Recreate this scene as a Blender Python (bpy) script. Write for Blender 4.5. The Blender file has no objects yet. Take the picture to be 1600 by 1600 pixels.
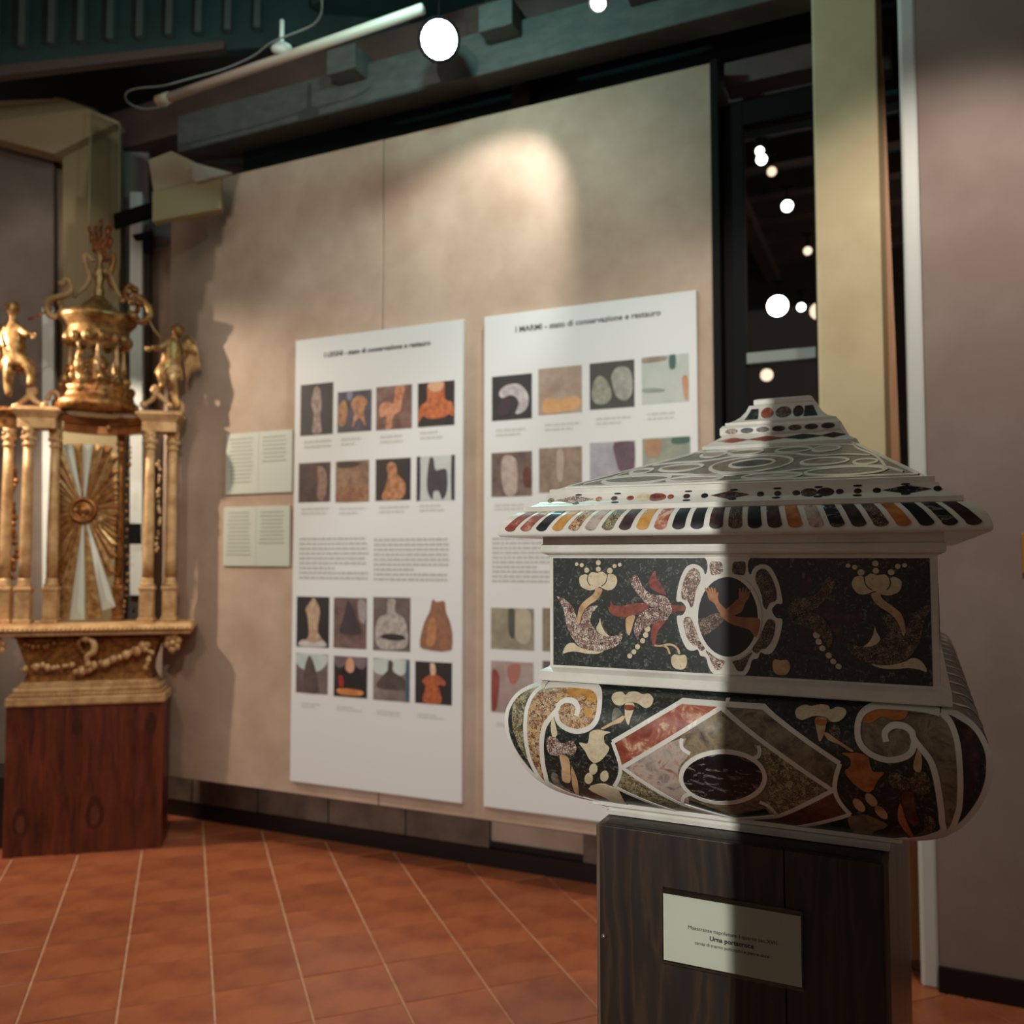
import bpy, bmesh, math, random
from mathutils import Vector, Matrix
from mathutils.geometry import delaunay_2d_cdt, interpolate_bezier
random.seed(4)
C = bpy.context.scene.collection
S = bpy.context.scene
PI = math.pi

# ------------------------------------------------------------------ camera, world, exposure, large lights
EYE = 1.45
FPX = 1350.0
PITCH = 0.0529
cd = bpy.data.cameras.new('camera'); cam = bpy.data.objects.new('camera', cd); C.objects.link(cam)
cam.location = (0, 0, EYE); cam.rotation_euler = (PI/2 + PITCH, 0, 0)
cd.sensor_width = 36; cd.lens = 36*FPX/1600; cd.clip_start = 0.05; cd.clip_end = 60
cd.dof.use_dof = True; cd.dof.focus_distance = 1.2; cd.dof.aperture_fstop = 4.6
S.camera = cam
S.view_settings.view_transform = 'Standard'; S.view_settings.look = 'None'
S.view_settings.exposure = -0.12; S.view_settings.gamma = 1.0; S.view_settings.use_curve_mapping = False
w = bpy.data.worlds.new('world'); S.world = w; w.use_nodes = True
w.node_tree.nodes['Background'].inputs[0].default_value = (1.0, 0.82, 0.71, 1)
w.node_tree.nodes['Background'].inputs[1].default_value = 0.26

def lamp(name, kind, loc, target, power, color, size=0.05, spot=60, blend=0.3, sx=1, sy=1):
    l = bpy.data.lights.new(name, kind); o = bpy.data.objects.new(name, l); C.objects.link(o)
    o.location = loc; l.energy = power; l.color = color
    d = Vector(target) - Vector(loc); o.rotation_euler = d.to_track_quat('-Z', 'Y').to_euler()
    if kind == 'SPOT': l.spot_size = math.radians(spot); l.spot_blend = blend; l.shadow_soft_size = size
    elif kind == 'AREA': l.shape = 'RECTANGLE'; l.size = sx; l.size_y = sy
    else: l.shadow_soft_size = size
    return o

# spotlight that reaches the urn past the added slab behind the camera
lamp('spot_for_urn', 'SPOT', (-1.50, -3.0, 2.62), (-0.05, 0.95, 1.30), 650, (1.0, 0.985, 0.94), 0.012, 40, 0.35)
# gallery spot for the posters, spots for the gilded tabernacle
lamp('spot_for_posters', 'SPOT', (-0.8, 1.2, 3.3), (-1.05, 4.0, 1.95), 120, (1.0, 0.93, 0.85), 0.007, 94, 0.5)
lamp('corner_fill', 'SPOT', (-2.9, 3.3, 3.9), (-2.7, 5.2, 2.7), 34, (1.0, 0.88, 0.72), 0.03, 46, 0.6)  # added spot, brightens the dark corner behind the tabernacle
lamp('spot_for_altarpiece', 'SPOT', (-3.10, 3.95, 2.75), (-1.75, 4.45, 1.35), 200, (1.0, 0.84, 0.66), 0.015, 95, 0.5)
lamp('front_spot_for_altarpiece', 'SPOT', (-2.1, 2.3, 3.0), (-2.15, 4.4, 1.35), 42, (1.0, 0.82, 0.62), 0.05, 48, 0.6)
lamp('spot_wall_washer', 'SPOT', (0.17, 3.16, 3.64), (-0.32, 3.93, 2.62), 95, (1.0, 0.975, 0.92), 0.02, 62, 0.6)
lamp('spot_for_doorway', 'SPOT', (1.25, 1.7, 3.5), (1.5, 3.1, 1.7), 120, (1.0, 0.88, 0.78), 0.06, 78, 0.7)
lamp('gallery_fill', 'AREA', (-1.9, 1.7, 4.0), (-1.3, 2.8, 0.0), 20, (1.0, 0.84, 0.74), sx=2.0, sy=1.4)  # added area fill for ambient light, not a real fixture
lamp('teal_flare_fill', 'POINT', (-0.34, 2.8, 3.66), (0, 0, 0), 32, (0.50, 1.0, 0.93), 0.05)  # added teal light, imitates the lens flare around the ceiling lamp

# ------------------------------------------------------------------ pixel -> space helpers
cP, sP = math.cos(PITCH), math.sin(PITCH)
O = Vector((0, 0, EYE))
def ray(x, y):
    vx, vz = (x-800)/FPX, (800-y)/FPX
    return Vector((vx, cP - sP*vz, sP + cP*vz))
def on_z(x, y, z):
    r = ray(x, y); return O + r*((z-EYE)/r.z)
def on_plane(x, y, n, d):              # n.P = d with n horizontal
    r = ray(x, y); return O + r*((d - O.dot(n))/r.dot(n))
def on_Y(x, y, Y):
    r = ray(x, y); return O + r*(Y/r.y)
AW = 0.4256
EW = Vector((math.cos(AW), -math.sin(AW), 0)); NW = Vector((math.sin(AW), math.cos(AW), 0)); ZZ = Vector((0, 0, 1))
DW = 3.4506
def on_wall(x, y, off=0): return on_plane(x, y, NW, DW+off)
def wallp(t, z, off=0): return NW*(DW+off) + EW*t + ZZ*z

# ------------------------------------------------------------------ materials
def L(c):
    if isinstance(c, str): c = tuple(int(c[i:i+2], 16)/255 for i in (0, 2, 4))
    return tuple((x/12.92 if x <= .04045 else ((x+.055)/1.055)**2.4) for x in c) + (1,)
MATS = {}
def mat(name, col, rough=0.6, metal=0.0, emit=None, col2=None, scale=20, detail=4, stretch=(1, 1, 1), bump=0.0, bscale=None, lo=.35, hi=.65, spec=0.5, kind='noise', rand=None, stops=None, distort=0.0, coat=0.0, trans=None):
    if name in MATS: return MATS[name]
    m = bpy.data.materials.new(name); m.use_nodes = True; nt = m.node_tree; N = nt.nodes; K = nt.links
    b = N['Principled BSDF']; b.inputs['Base Color'].default_value = L(col)
    b.inputs['Roughness'].default_value = rough; b.inputs['Metallic'].default_value = metal
    b.inputs['Specular IOR Level'].default_value = spec
    if coat: b.inputs['Coat Weight'].default_value = coat; b.inputs['Coat Roughness'].default_value = 0.12
    if emit: b.inputs['Emission Color'].default_value = L(emit[0]); b.inputs['Emission Strength'].default_value = emit[1]
    if col2 or stops or bump:
        tc = N.new('ShaderNodeTexCoord'); mp = N.new('ShaderNodeMapping'); mp.inputs['Scale'].default_value = stretch
        K.new(tc.outputs['Object'], mp.inputs[0])
        if kind == 'wave':
            t = N.new('ShaderNodeTexWave'); t.inputs['Scale'].default_value = scale; t.inputs['Distortion'].default_value = distort or 6
            t.inputs['Detail'].default_value = detail; t.inputs['Detail Scale'].default_value = 1.3; t.bands_direction = 'X'; out = t.outputs['Fac']
        elif kind == 'cells':
            t = N.new('ShaderNodeTexVoronoi'); t.inputs['Scale'].default_value = scale; t.feature = 'F1'
            nn = N.new('ShaderNodeTexNoise'); nn.inputs['Scale'].default_value = scale*1.3; nn.inputs['Detail'].default_value = 3
            K.new(mp.outputs[0], nn.inputs[0])
            mx = N.new('ShaderNodeMix'); mx.data_type = 'VECTOR'; mx.inputs[0].default_value = 0.02 + 0.5/scale
            K.new(mp.outputs[0], mx.inputs[4]); K.new(nn.outputs['Color'], mx.inputs[5]); K.new(mx.outputs[1], t.inputs[0])
            sp = N.new('ShaderNodeSeparateColor'); K.new(t.outputs['Color'], sp.inputs[0]); out = sp.outputs[0]
        else:
            t = N.new('ShaderNodeTexNoise'); t.inputs['Scale'].default_value = scale; t.inputs['Detail'].default_value = detail
            t.inputs['Roughness'].default_value = 0.62; t.inputs['Distortion'].default_value = distort; out = t.outputs['Fac']
        if kind != 'cells': K.new(mp.outputs[0], t.inputs[0])
        if col2 or stops:
            r = N.new('ShaderNodeValToRGB'); K.new(out, r.inputs[0]); e = r.color_ramp.elements
            if stops:
                if kind == 'cells': r.color_ramp.interpolation = 'CONSTANT'
                e[0].position = stops[0][0]; e[0].color = L(stops[0][1]); e[1].position = stops[1][0]; e[1].color = L(stops[1][1])
                for p_, c_ in stops[2:]: q = e.new(p_); q.color = L(c_)
            else:
                e[0].position = lo; e[0].color = L(col); e[1].position = hi; e[1].color = L(col2)
            src = r.outputs[0]
            if rand:
                oi = N.new('ShaderNodeObjectInfo'); hs = N.new('ShaderNodeHueSaturation'); mr = N.new('ShaderNodeMapRange')
                mr.inputs[3].default_value = 1-rand; mr.inputs[4].default_value = 1+rand
                K.new(oi.outputs['Random'], mr.inputs[0]); K.new(mr.outputs[0], hs.inputs['Value']); K.new(src, hs.inputs['Color']); src = hs.outputs[0]
            K.new(src, b.inputs['Base Color'])
        if bump:
            bp = N.new('ShaderNodeBump'); bp.inputs['Strength'].default_value = bump; bp.inputs['Distance'].default_value = 0.004
            if bscale:
                t2 = N.new('ShaderNodeTexNoise'); t2.inputs['Scale'].default_value = bscale; t2.inputs['Detail'].default_value = 6
                K.new(mp.outputs[0], t2.inputs[0]); out = t2.outputs['Fac']
            K.new(out, bp.inputs['Height']); K.new(bp.outputs[0], b.inputs['Normal'])
    if trans is not None:
        b.inputs['Transmission Weight'].default_value = trans; b.inputs['IOR'].default_value = 1.45
    MATS[name] = m; return m
def pane_mat(name, tint, fac=0.12, rough=0.02):
    m = bpy.data.materials.new(name); m.use_nodes = True; N = m.node_tree.nodes; K = m.node_tree.links
    N.clear(); o = N.new('ShaderNodeOutputMaterial'); mx = N.new('ShaderNodeMixShader'); t = N.new('ShaderNodeBsdfTransparent'); g = N.new('ShaderNodeBsdfGlossy')
    t.inputs[0].default_value = L(tint); g.inputs['Roughness'].default_value = rough
    f = N.new('ShaderNodeFresnel'); f.inputs[0].default_value = 1.45
    K.new(f.outputs[0], mx.inputs[0]); K.new(t.outputs[0], mx.inputs[1]); K.new(g.outputs[0], mx.inputs[2]); K.new(mx.outputs[0], o.inputs[0])
    return m

MARBLE = mat('white_marble', 'dedcd2', 0.30, col2='c8c4b6', scale=14, detail=6, lo=.42, hi=.80, bump=.03, bscale=260, coat=.2)
GREEN = mat('dark_green_marble', '161d19', 0.42, stops=[(0, '0f1110'), (.45, '1c201d'), (.57, '2a302b'), (.66, '6a7066'), (.70, '1e2320')], scale=150, detail=10, distort=1.2, coat=.06)
SPECK = mat('speckled_breccia', 'a08876', 0.42, stops=[(0, '4a2c28'), (.25, '86685a'), (.45, 'd2c6b4'), (.60, '6a4640'), (.78, 'e0d6c6'), (.9, '7c5a50')], kind='cells', scale=330, coat=.04)
SPECKD = mat('brown_shaded_breccia', '5a4030', 0.42, stops=[(0, '2a1a16'), (.3, '4e382c'), (.55, '7a6652'), (.72, '34221e'), (.88, '9c8a70')], kind='cells', scale=330, coat=.04)  # brown stone; on the urn's right half, speckled breccia with shade put in
CREAM = mat('cream_breccia', 'd8c79c', 0.42, stops=[(0, 'a08a6a'), (.44, 'cabb9a'), (.60, 'd6caaa'), (.72, 'b39468')], scale=120, detail=5, coat=.04)
TAN = mat('tan_jasper', 'c09a70', 0.42, stops=[(.3, '9c7452'), (.5, 'c7a47a'), (.7, 'd3b48c')], scale=60, coat=.04)
REDJ = mat('red_jasper', '8e3222', 0.42, stops=[(.3, '552420'), (.5, '85402f'), (.62, '8f4a38'), (.72, 'b98c76')], scale=110, detail=6, coat=.06)
PURP = mat('purple_shaded_jasper', '33201f', 0.42, stops=[(.3, '1f1414'), (.55, '3d2524'), (.7, '5c3a34')], scale=90, coat=.06)  # purple stone; on the urn's right half, red jasper with shade put in
REDBR = mat('red_cream_breccia', '9c3a2a', 0.42, stops=[(.28, '5c2a22'), (.46, '8e4636'), (.55, 'a0604c'), (.64, 'd0ae90')], scale=38, detail=7, distort=.6, coat=.06)
GOLDBR = mat('golden_breccia', 'b08c5e', 0.42, stops=[(0, '5c3c2c'), (.18, 'b0946e'), (.42, '8a6248'), (.6, 'c4ae8a'), (.8, '7c5040'), (.9, 'bd904e')], kind='cells', scale=230, coat=.04)
GREENBR = mat('olive_breccia', '8c8262', 0.42, stops=[(0, '3f4030'), (.22, '8e8866'), (.45, '5a5840'), (.66, 'b0a580'), (.86, '70583e')], kind='cells', scale=260, coat=.04)
PINKBR = mat('pink_grey_breccia', 'a58f80', 0.42, stops=[(.25, '5e4c44'), (.42, 'a3948a'), (.54, 'b9aa9c'), (.66, '8c5044'), (.74, 'c4b6a4')], scale=42, detail=9, distort=.8, coat=.06)
GREYBR = mat('grey_brown_breccia', '6e5e4c', 0.42, stops=[(.28, '2e2a22'), (.45, '6d604c'), (.6, '8f8266'), (.75, '4a3a30')], scale=48, detail=9, distort=.8, coat=.06)
BLACKV = mat('black_veined_marble', '121012', 0.42, stops=[(.40, '0d0b0d'), (.56, '1c191b'), (.60, '8a867e'), (.635, '171416'), (.7, '2a2224')], scale=70, detail=8, stretch=(.5, .5, 1.6), distort=1.6, coat=.06)
BLACK = mat('black_marble', '0e0f12', 0.42, coat=.06)
YELLOW = mat('yellow_jasper', 'bd8a3e', 0.42, stops=[(.35, 'a8782e'), (.6, 'c6944a')], scale=60, coat=.06)
ORANGE = mat('orange_jasper', 'b06a34', 0.42, stops=[(.35, '9a5628'), (.6, 'bf7a40')], scale=60, coat=.06)
GREYV = mat('grey_veined_marble', '8a8676', 0.42, stops=[(.3, '45433b'), (.5, '6c695e'), (.66, '8f8a7c')], scale=90, detail=9, coat=.06)
SKIN = mat('flesh_jasper', 'a06a42', 0.42, stops=[(.35, '8c5834'), (.6, 'ac764a')], scale=50, coat=.04)
DWOOD = mat('dark_stained_wood', '2e2018', 0.46, stops=[(.0, '1d130d'), (.35, '2b1e14'), (.7, '37281b'), (.97, '23180f')], kind='wave', scale=2.3, detail=6, stretch=(3.2, 3.2, .5), distort=14, bump=.08)
RWOOD = mat('reddish_stained_wood', '5a2416', 0.38, stops=[(.30, '35130c'), (.5, '5c2717'), (.7, '74371f')], scale=3.2, detail=5, stretch=(7, 7, 1.0), distort=.6, bump=.06)
KNOT = mat('wood_knot', '34160e', 0.4, col2='471f12', scale=40)
KNOTC = mat('wood_knot_heart', '6a3820', 0.4, col2='57291a', scale=60)
GOLD = mat('gilded_wood', 'b08450', 0.36, metal=0.55, stops=[(.3, '6e4522'), (.5, 'a87e4a'), (.7, 'ccaa72')], scale=30, detail=5, bump=.25, bscale=90)
GOLDD = mat('worn_dark_gilding', '8a5426', 0.40, metal=0.55, stops=[(.3, '5a2e14'), (.5, '94602e'), (.7, 'b98446')], scale=36, detail=5, bump=.3, bscale=90)
GOLDM = mat('matt_gilding', 'c69e6c', 0.55, metal=0.22, stops=[(.3, 'a87a4c'), (.6, 'd0aa78')], scale=16, bump=.15, bscale=60)
SILVER = mat('silvered_strip', 'c8ccc0', 0.5, metal=.2)
PLASTER = mat('panel_plaster', '9f8a78', 0.85, stops=[(.35, '967f6c'), (.5, 'a28c7a'), (.65, 'ad9886')], scale=2.4, detail=8, bump=.15, bscale=60)
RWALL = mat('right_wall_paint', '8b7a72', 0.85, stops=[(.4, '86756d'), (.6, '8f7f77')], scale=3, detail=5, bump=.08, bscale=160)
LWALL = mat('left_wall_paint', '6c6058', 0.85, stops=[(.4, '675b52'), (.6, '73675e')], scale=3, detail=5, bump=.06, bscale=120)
BEIGE = mat('beige_pillar_paint', 'c2b38e', 0.7, stops=[(.4, 'bbac87'), (.6, 'c6b893')], scale=3, detail=6, bump=.06, bscale=90)
TRIMW = mat('white_and_lit_trim', 'c9cdc8', 0.5)  # white strips, and the lit return face of the right wall
SKIRT = mat('grey_stone_skirting', '5a4c42', 0.4, stops=[(.35, '4a3e36'), (.6, '6b5c50'), (.75, '76685c')], scale=5, detail=7, rand=.12)
BLACKP = mat('black_baseboard_paint', '15100f', 0.35)
TILE = mat('terracotta_tile', '8c4426', 0.34, stops=[(.25, '70392a'), (.45, '904e32'), (.6, '9f5a38'), (.78, '8c5238')], scale=5, detail=8, rand=.10, bump=.05, bscale=45)
GROUT = mat('tile_grout', 'd0ac88', 0.8, col2='bd9672', scale=30)
CEIL = mat('flare_teal_ceiling', '2c4542', 0.8, col2='223634', scale=3)  # teal of the lens flare put into the ceiling colour
BEAM = mat('dark_grey_beam', '4a4d49', 0.75, col2='3c413e', scale=4, stretch=(1, 6, 6))
BROWNB = mat('dark_brown_beam', '54403a', 0.7, col2='42332e', scale=4)
PAPER = mat('white_poster_board', 'c3c4c3', 0.6)
PAPER2 = mat('info_sheet_paper', 'aeb2a6', 0.6)
INK = mat('grey_print', 'a2a29c', 0.7); INKD = mat('dark_print', '2c2b29', 0.7); INKL = mat('light_grey_print', 'b0b0a8', 0.7)
CARD = mat('label_card', 'cfd0c2', 0.5)
METALK = mat('black_metal', '0a0b0c', 0.7, spec=.12)
GLASS = pane_mat('clear_pane', 'fafbf9')
def glow(name, col, s): return mat(name, col, 0.5, emit=(col, s))

# ------------------------------------------------------------------ mesh building
def world_loc(o):
    v = Vector((0, 0, 0))
    while o: v += o.location; o = o.parent
    return v
def tag(o, label=None, cat=None, group=None, kind=None):
    if label: o['label'] = label
    if cat: o['category'] = cat
    if group: o['group'] = group
    if kind: o['kind'] = kind
    return o
def empty(name, loc, label, cat, group=None, kind=None):
    o = bpy.data.objects.new(name, None); C.objects.link(o); o.location = loc; o.empty_display_size = .05
    return tag(o, label, cat, group, kind)

class MB:
    def __init__(s): s.v = []; s.f = []; s.m = []; s.sm = []
    def add(s, verts, faces, mi=0, smooth=False):
        k = len(s.v); s.v += [Vector(v) for v in verts]
        for f in faces: s.f.append([i+k for i in f]); s.m.append(mi); s.sm.append(smooth)
        return s
    def box(s, c, sx, sy, sz, X=Vector((1, 0, 0)), Y=None, Z=ZZ, mi=0, bev=0.0):
        X = Vector(X).normalized(); Z = Vector(Z).normalized(); Y = Z.cross(X) if Y is None else Vector(Y).normalized()
        c = Vector(c); hx, hy, hz = sx/2, sy/2, sz/2; b = min(bev, hx*.9, hy*.9, hz*.9)
        if b <= 0:
            P = [c+X*i*hx+Y*j*hy+Z*k*hz for k in (-1, 1) for j in (-1, 1) for i in (-1, 1)]
            return s.add(P, [(0, 2, 3, 1), (4, 5, 7, 6), (0, 1, 5, 4), (2, 6, 7, 3), (0, 4, 6, 2), (1, 3, 7, 5)], mi)
        bm = bmesh.new(); bmesh.ops.create_cube(bm, size=1)
        for v in bm.verts: v.co = Vector((v.co.x*sx, v.co.y*sy, v.co.z*sz))
        bmesh.ops.bevel(bm, geom=list(bm.edges), offset=b, segments=2, affect='EDGES', profile=.5)
        bm.verts.index_update()
        s.add([c+X*v.co.x+Y*v.co.y+Z*v.co.z for v in bm.verts], [[v.index for v in f.verts] for f in bm.faces], mi); bm.free(); return s
    def hexa(s, P, mi=0):       # 8 corners: bottom 4 (ccw), top 4
        return s.add(P, [(3, 2, 1, 0), (4, 5, 6, 7), (0, 1, 5, 4), (1, 2, 6, 5), (2, 3, 7, 6), (3, 0, 4, 7)], mi)
    def tube(s, pts, r, seg=8, mi=0, caps=True, flat=1.0, up=None):
        pts = [Vector(p) for p in pts]; n = len(pts); R = r if isinstance(r, (list, tuple)) else [r]*n
        V = []; prev = None
        for i, p in enumerate(pts):
            t = (pts[min(i+1, n-1)]-pts[max(i-1, 0)]).normalized()
            if prev is None:
                a = Vector(up) if up else (ZZ if abs(t.z) < .9 else Vector((1, 0, 0)))
                u = (a - t*a.dot(t)).normalized()
            else: u = (prev - t*prev.dot(t)).normalized()
            prev = u; w_ = t.cross(u)
            V += [p + (u*math.cos(2*PI*k/seg) + w_*math.sin(2*PI*k/seg)*flat)*R[i] for k in range(seg)]
        F = [(i*seg+k, i*seg+(k+1) % seg, (i+1)*seg+(k+1) % seg, (i+1)*seg+k) for i in range(n-1) for k in range(seg)]
        if caps: F += [list(range(seg))[::-1], [(n-1)*seg+k for k in range(seg)]]
        return s.add(V, F, mi, True)
    def lathe(s, prof, c, seg=16, mi=0, axis=ZZ, sx=1.0, sy=1.0, X=Vector((1, 0, 0)), smooth=True):
        axis = Vector(axis).normalized(); X = Vector(X); X = (X-axis*X.dot(axis)).normalized(); Y = axis.cross(X); c = Vector(c); n = len(prof)
        V = [c + (X*math.cos(2*PI*k/seg)*sx + Y*math.sin(2*PI*k/seg)*sy)*r + axis*z for r, z in prof for k in range(seg)]
        F = [(i*seg+k, i*seg+(k+1) % seg, (i+1)*seg+(k+1) % seg, (i+1)*seg+k) for i in range(n-1) for k in range(seg)]
        F += [list(range(seg))[::-1], [(n-1)*seg+k for k in range(seg)]]
        return s.add(V, F, mi, smooth)
    def ball(s, c, r, mi=0, seg=10, sc=(1, 1, 1)):
        P = []; F = []; c = Vector(c); rn = seg//2+1
        for i in range(rn+1):
            th = PI*i/rn
            for k in range(seg): P.append(c+Vector((r*sc[0]*math.sin(th)*math.cos(2*PI*k/seg), r*sc[1]*math.sin(th)*math.sin(2*PI*k/seg), r*sc[2]*math.cos(th))))
        for i in range(rn):
            for k in range(seg): F.append((i*seg+k, (i+1)*seg+k, (i+1)*seg+(k+1) % seg, i*seg+(k+1) % seg))
        return s.add(P, F, mi, True)
    def build(s, name, mats, parent=None, loc=None):
        if not isinstance(mats, (list, tuple)): mats = [mats]
        base = world_loc(parent) if parent else Vector((0, 0, 0))
        if loc is not None: base = Vector(loc) if parent is None else base
        me = bpy.data.meshes.new(name); me.from_pydata([v-base for v in s.v], [], s.f)
        for m in mats: me.materials.append(m)
        me.polygons.foreach_set('material_index', s.m); me.polygons.foreach_set('use_smooth', s.sm); me.update()
        o = bpy.data.objects.new(name, me); C.objects.link(o)
        if parent: o.parent = parent
        elif loc is not None: o.location = loc
        return o

def catmull(P, closed=False, n=5):
    P = [Vector(p) for p in P]; out = []; m = len(P)
    for i in range(m if closed else m-1):
        if closed: a, b, c, d = P[(i-1) % m], P[i], P[(i+1) % m], P[(i+2) % m]
        else: a, b, c, d = P[max(i-1, 0)], P[i], P[i+1], P[min(i+2, m-1)]
        for k in range(n):
            t = k/n; out.append(.5*((2*b)+(c-a)*t+(2*a-5*b+4*c-d)*t*t+(3*b-a-3*c+d)*t**3))
    if not closed: out.append(P[-1])
    return out
def homog(src, dst):
    import numpy as np
    A = []; B = []
    for (x, y), (u, v) in zip(src, dst):
        A += [[x, y, 1, 0, 0, 0, -u*x, -u*y], [0, 0, 0, x, y, 1, -v*x, -v*y]]; B += [u, v]
    h = np.linalg.solve(np.array(A, float), np.array(B, float))
    def f(x, y):
        w_ = h[6]*x+h[7]*y+1; return Vector(((h[0]*x+h[1]*y+h[2])/w_, (h[3]*x+h[4]*y+h[5])/w_))
    return f
def patch(poly, surf, off=.0006, res=None, mi=0, mb=None):
    """thin inlaid piece: 2-D polygon on a surface surf(u, v, off), with a little wall around it"""
    mb = mb or MB(); poly = [Vector((p[0], p[1])) for p in poly]
    B = []
    for i, p in enumerate(poly):
        q = poly[(i+1) % len(poly)]; k = max(1, int((q-p).length/res)) if res else 1
        B += [p.lerp(q, j/k) for j in range(k)]
    n = len(B); pts = list(B)
    if res:
        x0, x1 = min(p.x for p in B), max(p.x for p in B); y0, y1 = min(p.y for p in B), max(p.y for p in B)
        def inside(x, y):
            c = False
            for i in range(n):
                a, b = B[i], B[i-1]
                if (a.y > y) != (b.y > y) and x < (b.x-a.x)*(y-a.y)/(b.y-a.y)+a.x: c = not c
            return c
        x = x0+res/2
        while x < x1:
            y = y0+res/2
            while y < y1:
                if inside(x, y) and min((p.x-x)**2+(p.y-y)**2 for p in B) > (res*.4)**2: pts.append(Vector((x, y)))
                y += res
            x += res
    vo, eo, fo, *_ = delaunay_2d_cdt(pts, [], [list(range(n))], 1, 1e-7)
    F = []
    for f in fo:
        a, b, c = [vo[i] for i in f[:3]]
        F.append(list(f) if (b-a).cross(c-a) > 0 else list(f)[::-1])
    mb.add([surf(p.x, p.y, off) for p in vo], F, mi, True)
    top = [surf(p.x, p.y, off) for p in B]; bot = [surf(p.x, p.y, -.0008) for p in B]
    mb.add(top+bot, [(i, (i+1) % n, n+(i+1) % n, n+i) for i in range(n)], mi)
    return mb
def ribbon(path, width, surf, off=.0009, mi=0, mb=None, closed=False, n=5, smooth=True):
    mb = mb or MB(); P = catmull(path, closed, n) if smooth else [Vector(p) for p in path]
    P = [Vector((p[0], p[1])) for p in P]; m = len(P); Wd = width if callable(width) else (lambda t: width)
    Lf, Rt = [], []
    for i, p in enumerate(P):
        a = P[(i-1) % m] if closed else P[max(i-1, 0)]; b = P[(i+1) % m] if closed else P[min(i+1, m-1)]
        t = b-a; t = t.normalized() if t.length > 0 else Vector((1, 0)); nn = Vector((-t.y, t.x)); hw_ = Wd(i/(m-1))/2
        if 0 < i < m-1 or closed:                      # mitre
            t1 = (p-a).normalized(); c = max(.5, abs(t1.dot(t))); hw_ /= c
        Lf.append(p+nn*hw_); Rt.append(p-nn*hw_)
    V = [surf(p.x, p.y, off) for p in Lf]+[surf(p.x, p.y, off) for p in Rt]+[surf(p.x, p.y, -.0008) for p in Lf]+[surf(p.x, p.y, -.0008) for p in Rt]
    F = []; rng = range(m if closed else m-1)
    for i in rng:
        j = (i+1) % m; F.append((m+i, m+j, j, i)); F.append((i, j, 2*m+j, 2*m+i)); F.append((m+j, m+i, 3*m+i, 3*m+j))
    mb.add(V, F, mi); return mb
def disc(cx, cy, rx, ry=None, n=20): 
    ry = ry or rx; return [(cx+rx*math.cos(2*PI*k/n), cy+ry*math.sin(2*PI*k/n)) for k in range(n)]

# ================================================================== SETTING
# floor: terracotta tiles laid at 45 degrees to the panel wall
az = AW - PI/4
T1 = Vector((math.sin(az), math.cos(az), 0)); T2 = Vector((math.cos(az), -math.sin(az), 0))
TS = 0.290
p0 = on_z(326, 1440, 0); ph2 = p0.dot(T2); ph1 = on_z(324, 1494, 0).dot(T1)
fl = MB().box((0.4, 3.0, -0.053), 12, 14, 0.1).build('floor', GROUT); tag(fl, kind='structure')
def tile_mesh(hx, hy):
    b = MB().box((0, 0, 0), hx*2, hy*2, .012, X=T2, Y=T1, bev=.0022); o = b.build('tile', TILE, fl); return o
tile0 = None; nt = 0; rest = MB()
for i in range(-22, 24):
    for j in range(-12, 34):
        c = T2*(ph2+(i+.5)*TS) + T1*(ph1+(j+.5)*TS)
        if not (-4.2 < c.x < 4.2 and .2 < c.y < 7.5): continue
        v = c - O; yy = cP*v.y+sP*v.z; zz_ = -sP*v.y+cP*v.z
        vis = yy > .5 and abs(v.x/yy*FPX) < 860 and zz_/yy*FPX > -870 and c.dot(NW) < DW+.5
        if vis and nt < 290:
            if tile0 is None: tile0 = tile_mesh(TS/2-.0034, TS/2-.0024); o = tile0
            else: o = tile0.copy(); C.objects.link(o)
            o.location = (c.x, c.y, -.0035-fl.location.z+random.uniform(-.0006, .0006)); nt += 1
        elif c.y > 0: rest.box((c.x, c.y, -.0035), TS-.006, TS-.004, .012, X=T2, Y=T1)
ro = rest.build('distant_tiles', TILE, fl); ro['kind'] = 'stuff'

# ---- real wall behind the display panel, with stone skirting and black baseboard
DB = 3.72
def wallq(t, z, d): return NW*d + EW*t + ZZ*z
def wall_slab(name, t0, t1, z0, z1, d, th, m, parent=None, kind='structure', bev=0):
    c = wallq((t0+t1)/2, (z0+z1)/2, d+th/2)
    o = MB().box(c, t1-t0, th, z1-z0, X=EW, Y=NW, bev=bev).build(name, m, parent)
    if kind and not parent: tag(o, kind=kind)
    return o
tE = -0.6629
wb = wall_slab('wall_back', -4.6, tE+.02, 0, 3.3, DB+.03, .12, PLASTER)
bb = wall_slab('baseboard_back', -4.2, tE+.02, 0, .085, DB, .03, BLACKP)
sk = MB().box(wallq(-2.4, .10, DB+.025), 3.4, .01, .03, X=EW, Y=NW).build('trim_1', BLACKP); tag(sk, kind='structure')
t = -4.1
while t < tE-.05:
    tw = .46 if t < -1.7 else .38
    if not (-1.62 < t+tw/2 < -1.30):
        o = MB().box(wallq(t+tw/2, .22, DB+.012), tw-.008, .035, .26, X=EW, Y=NW, bev=.004).build('skirting_slab', SKIRT, wb)
    t += tw
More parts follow.
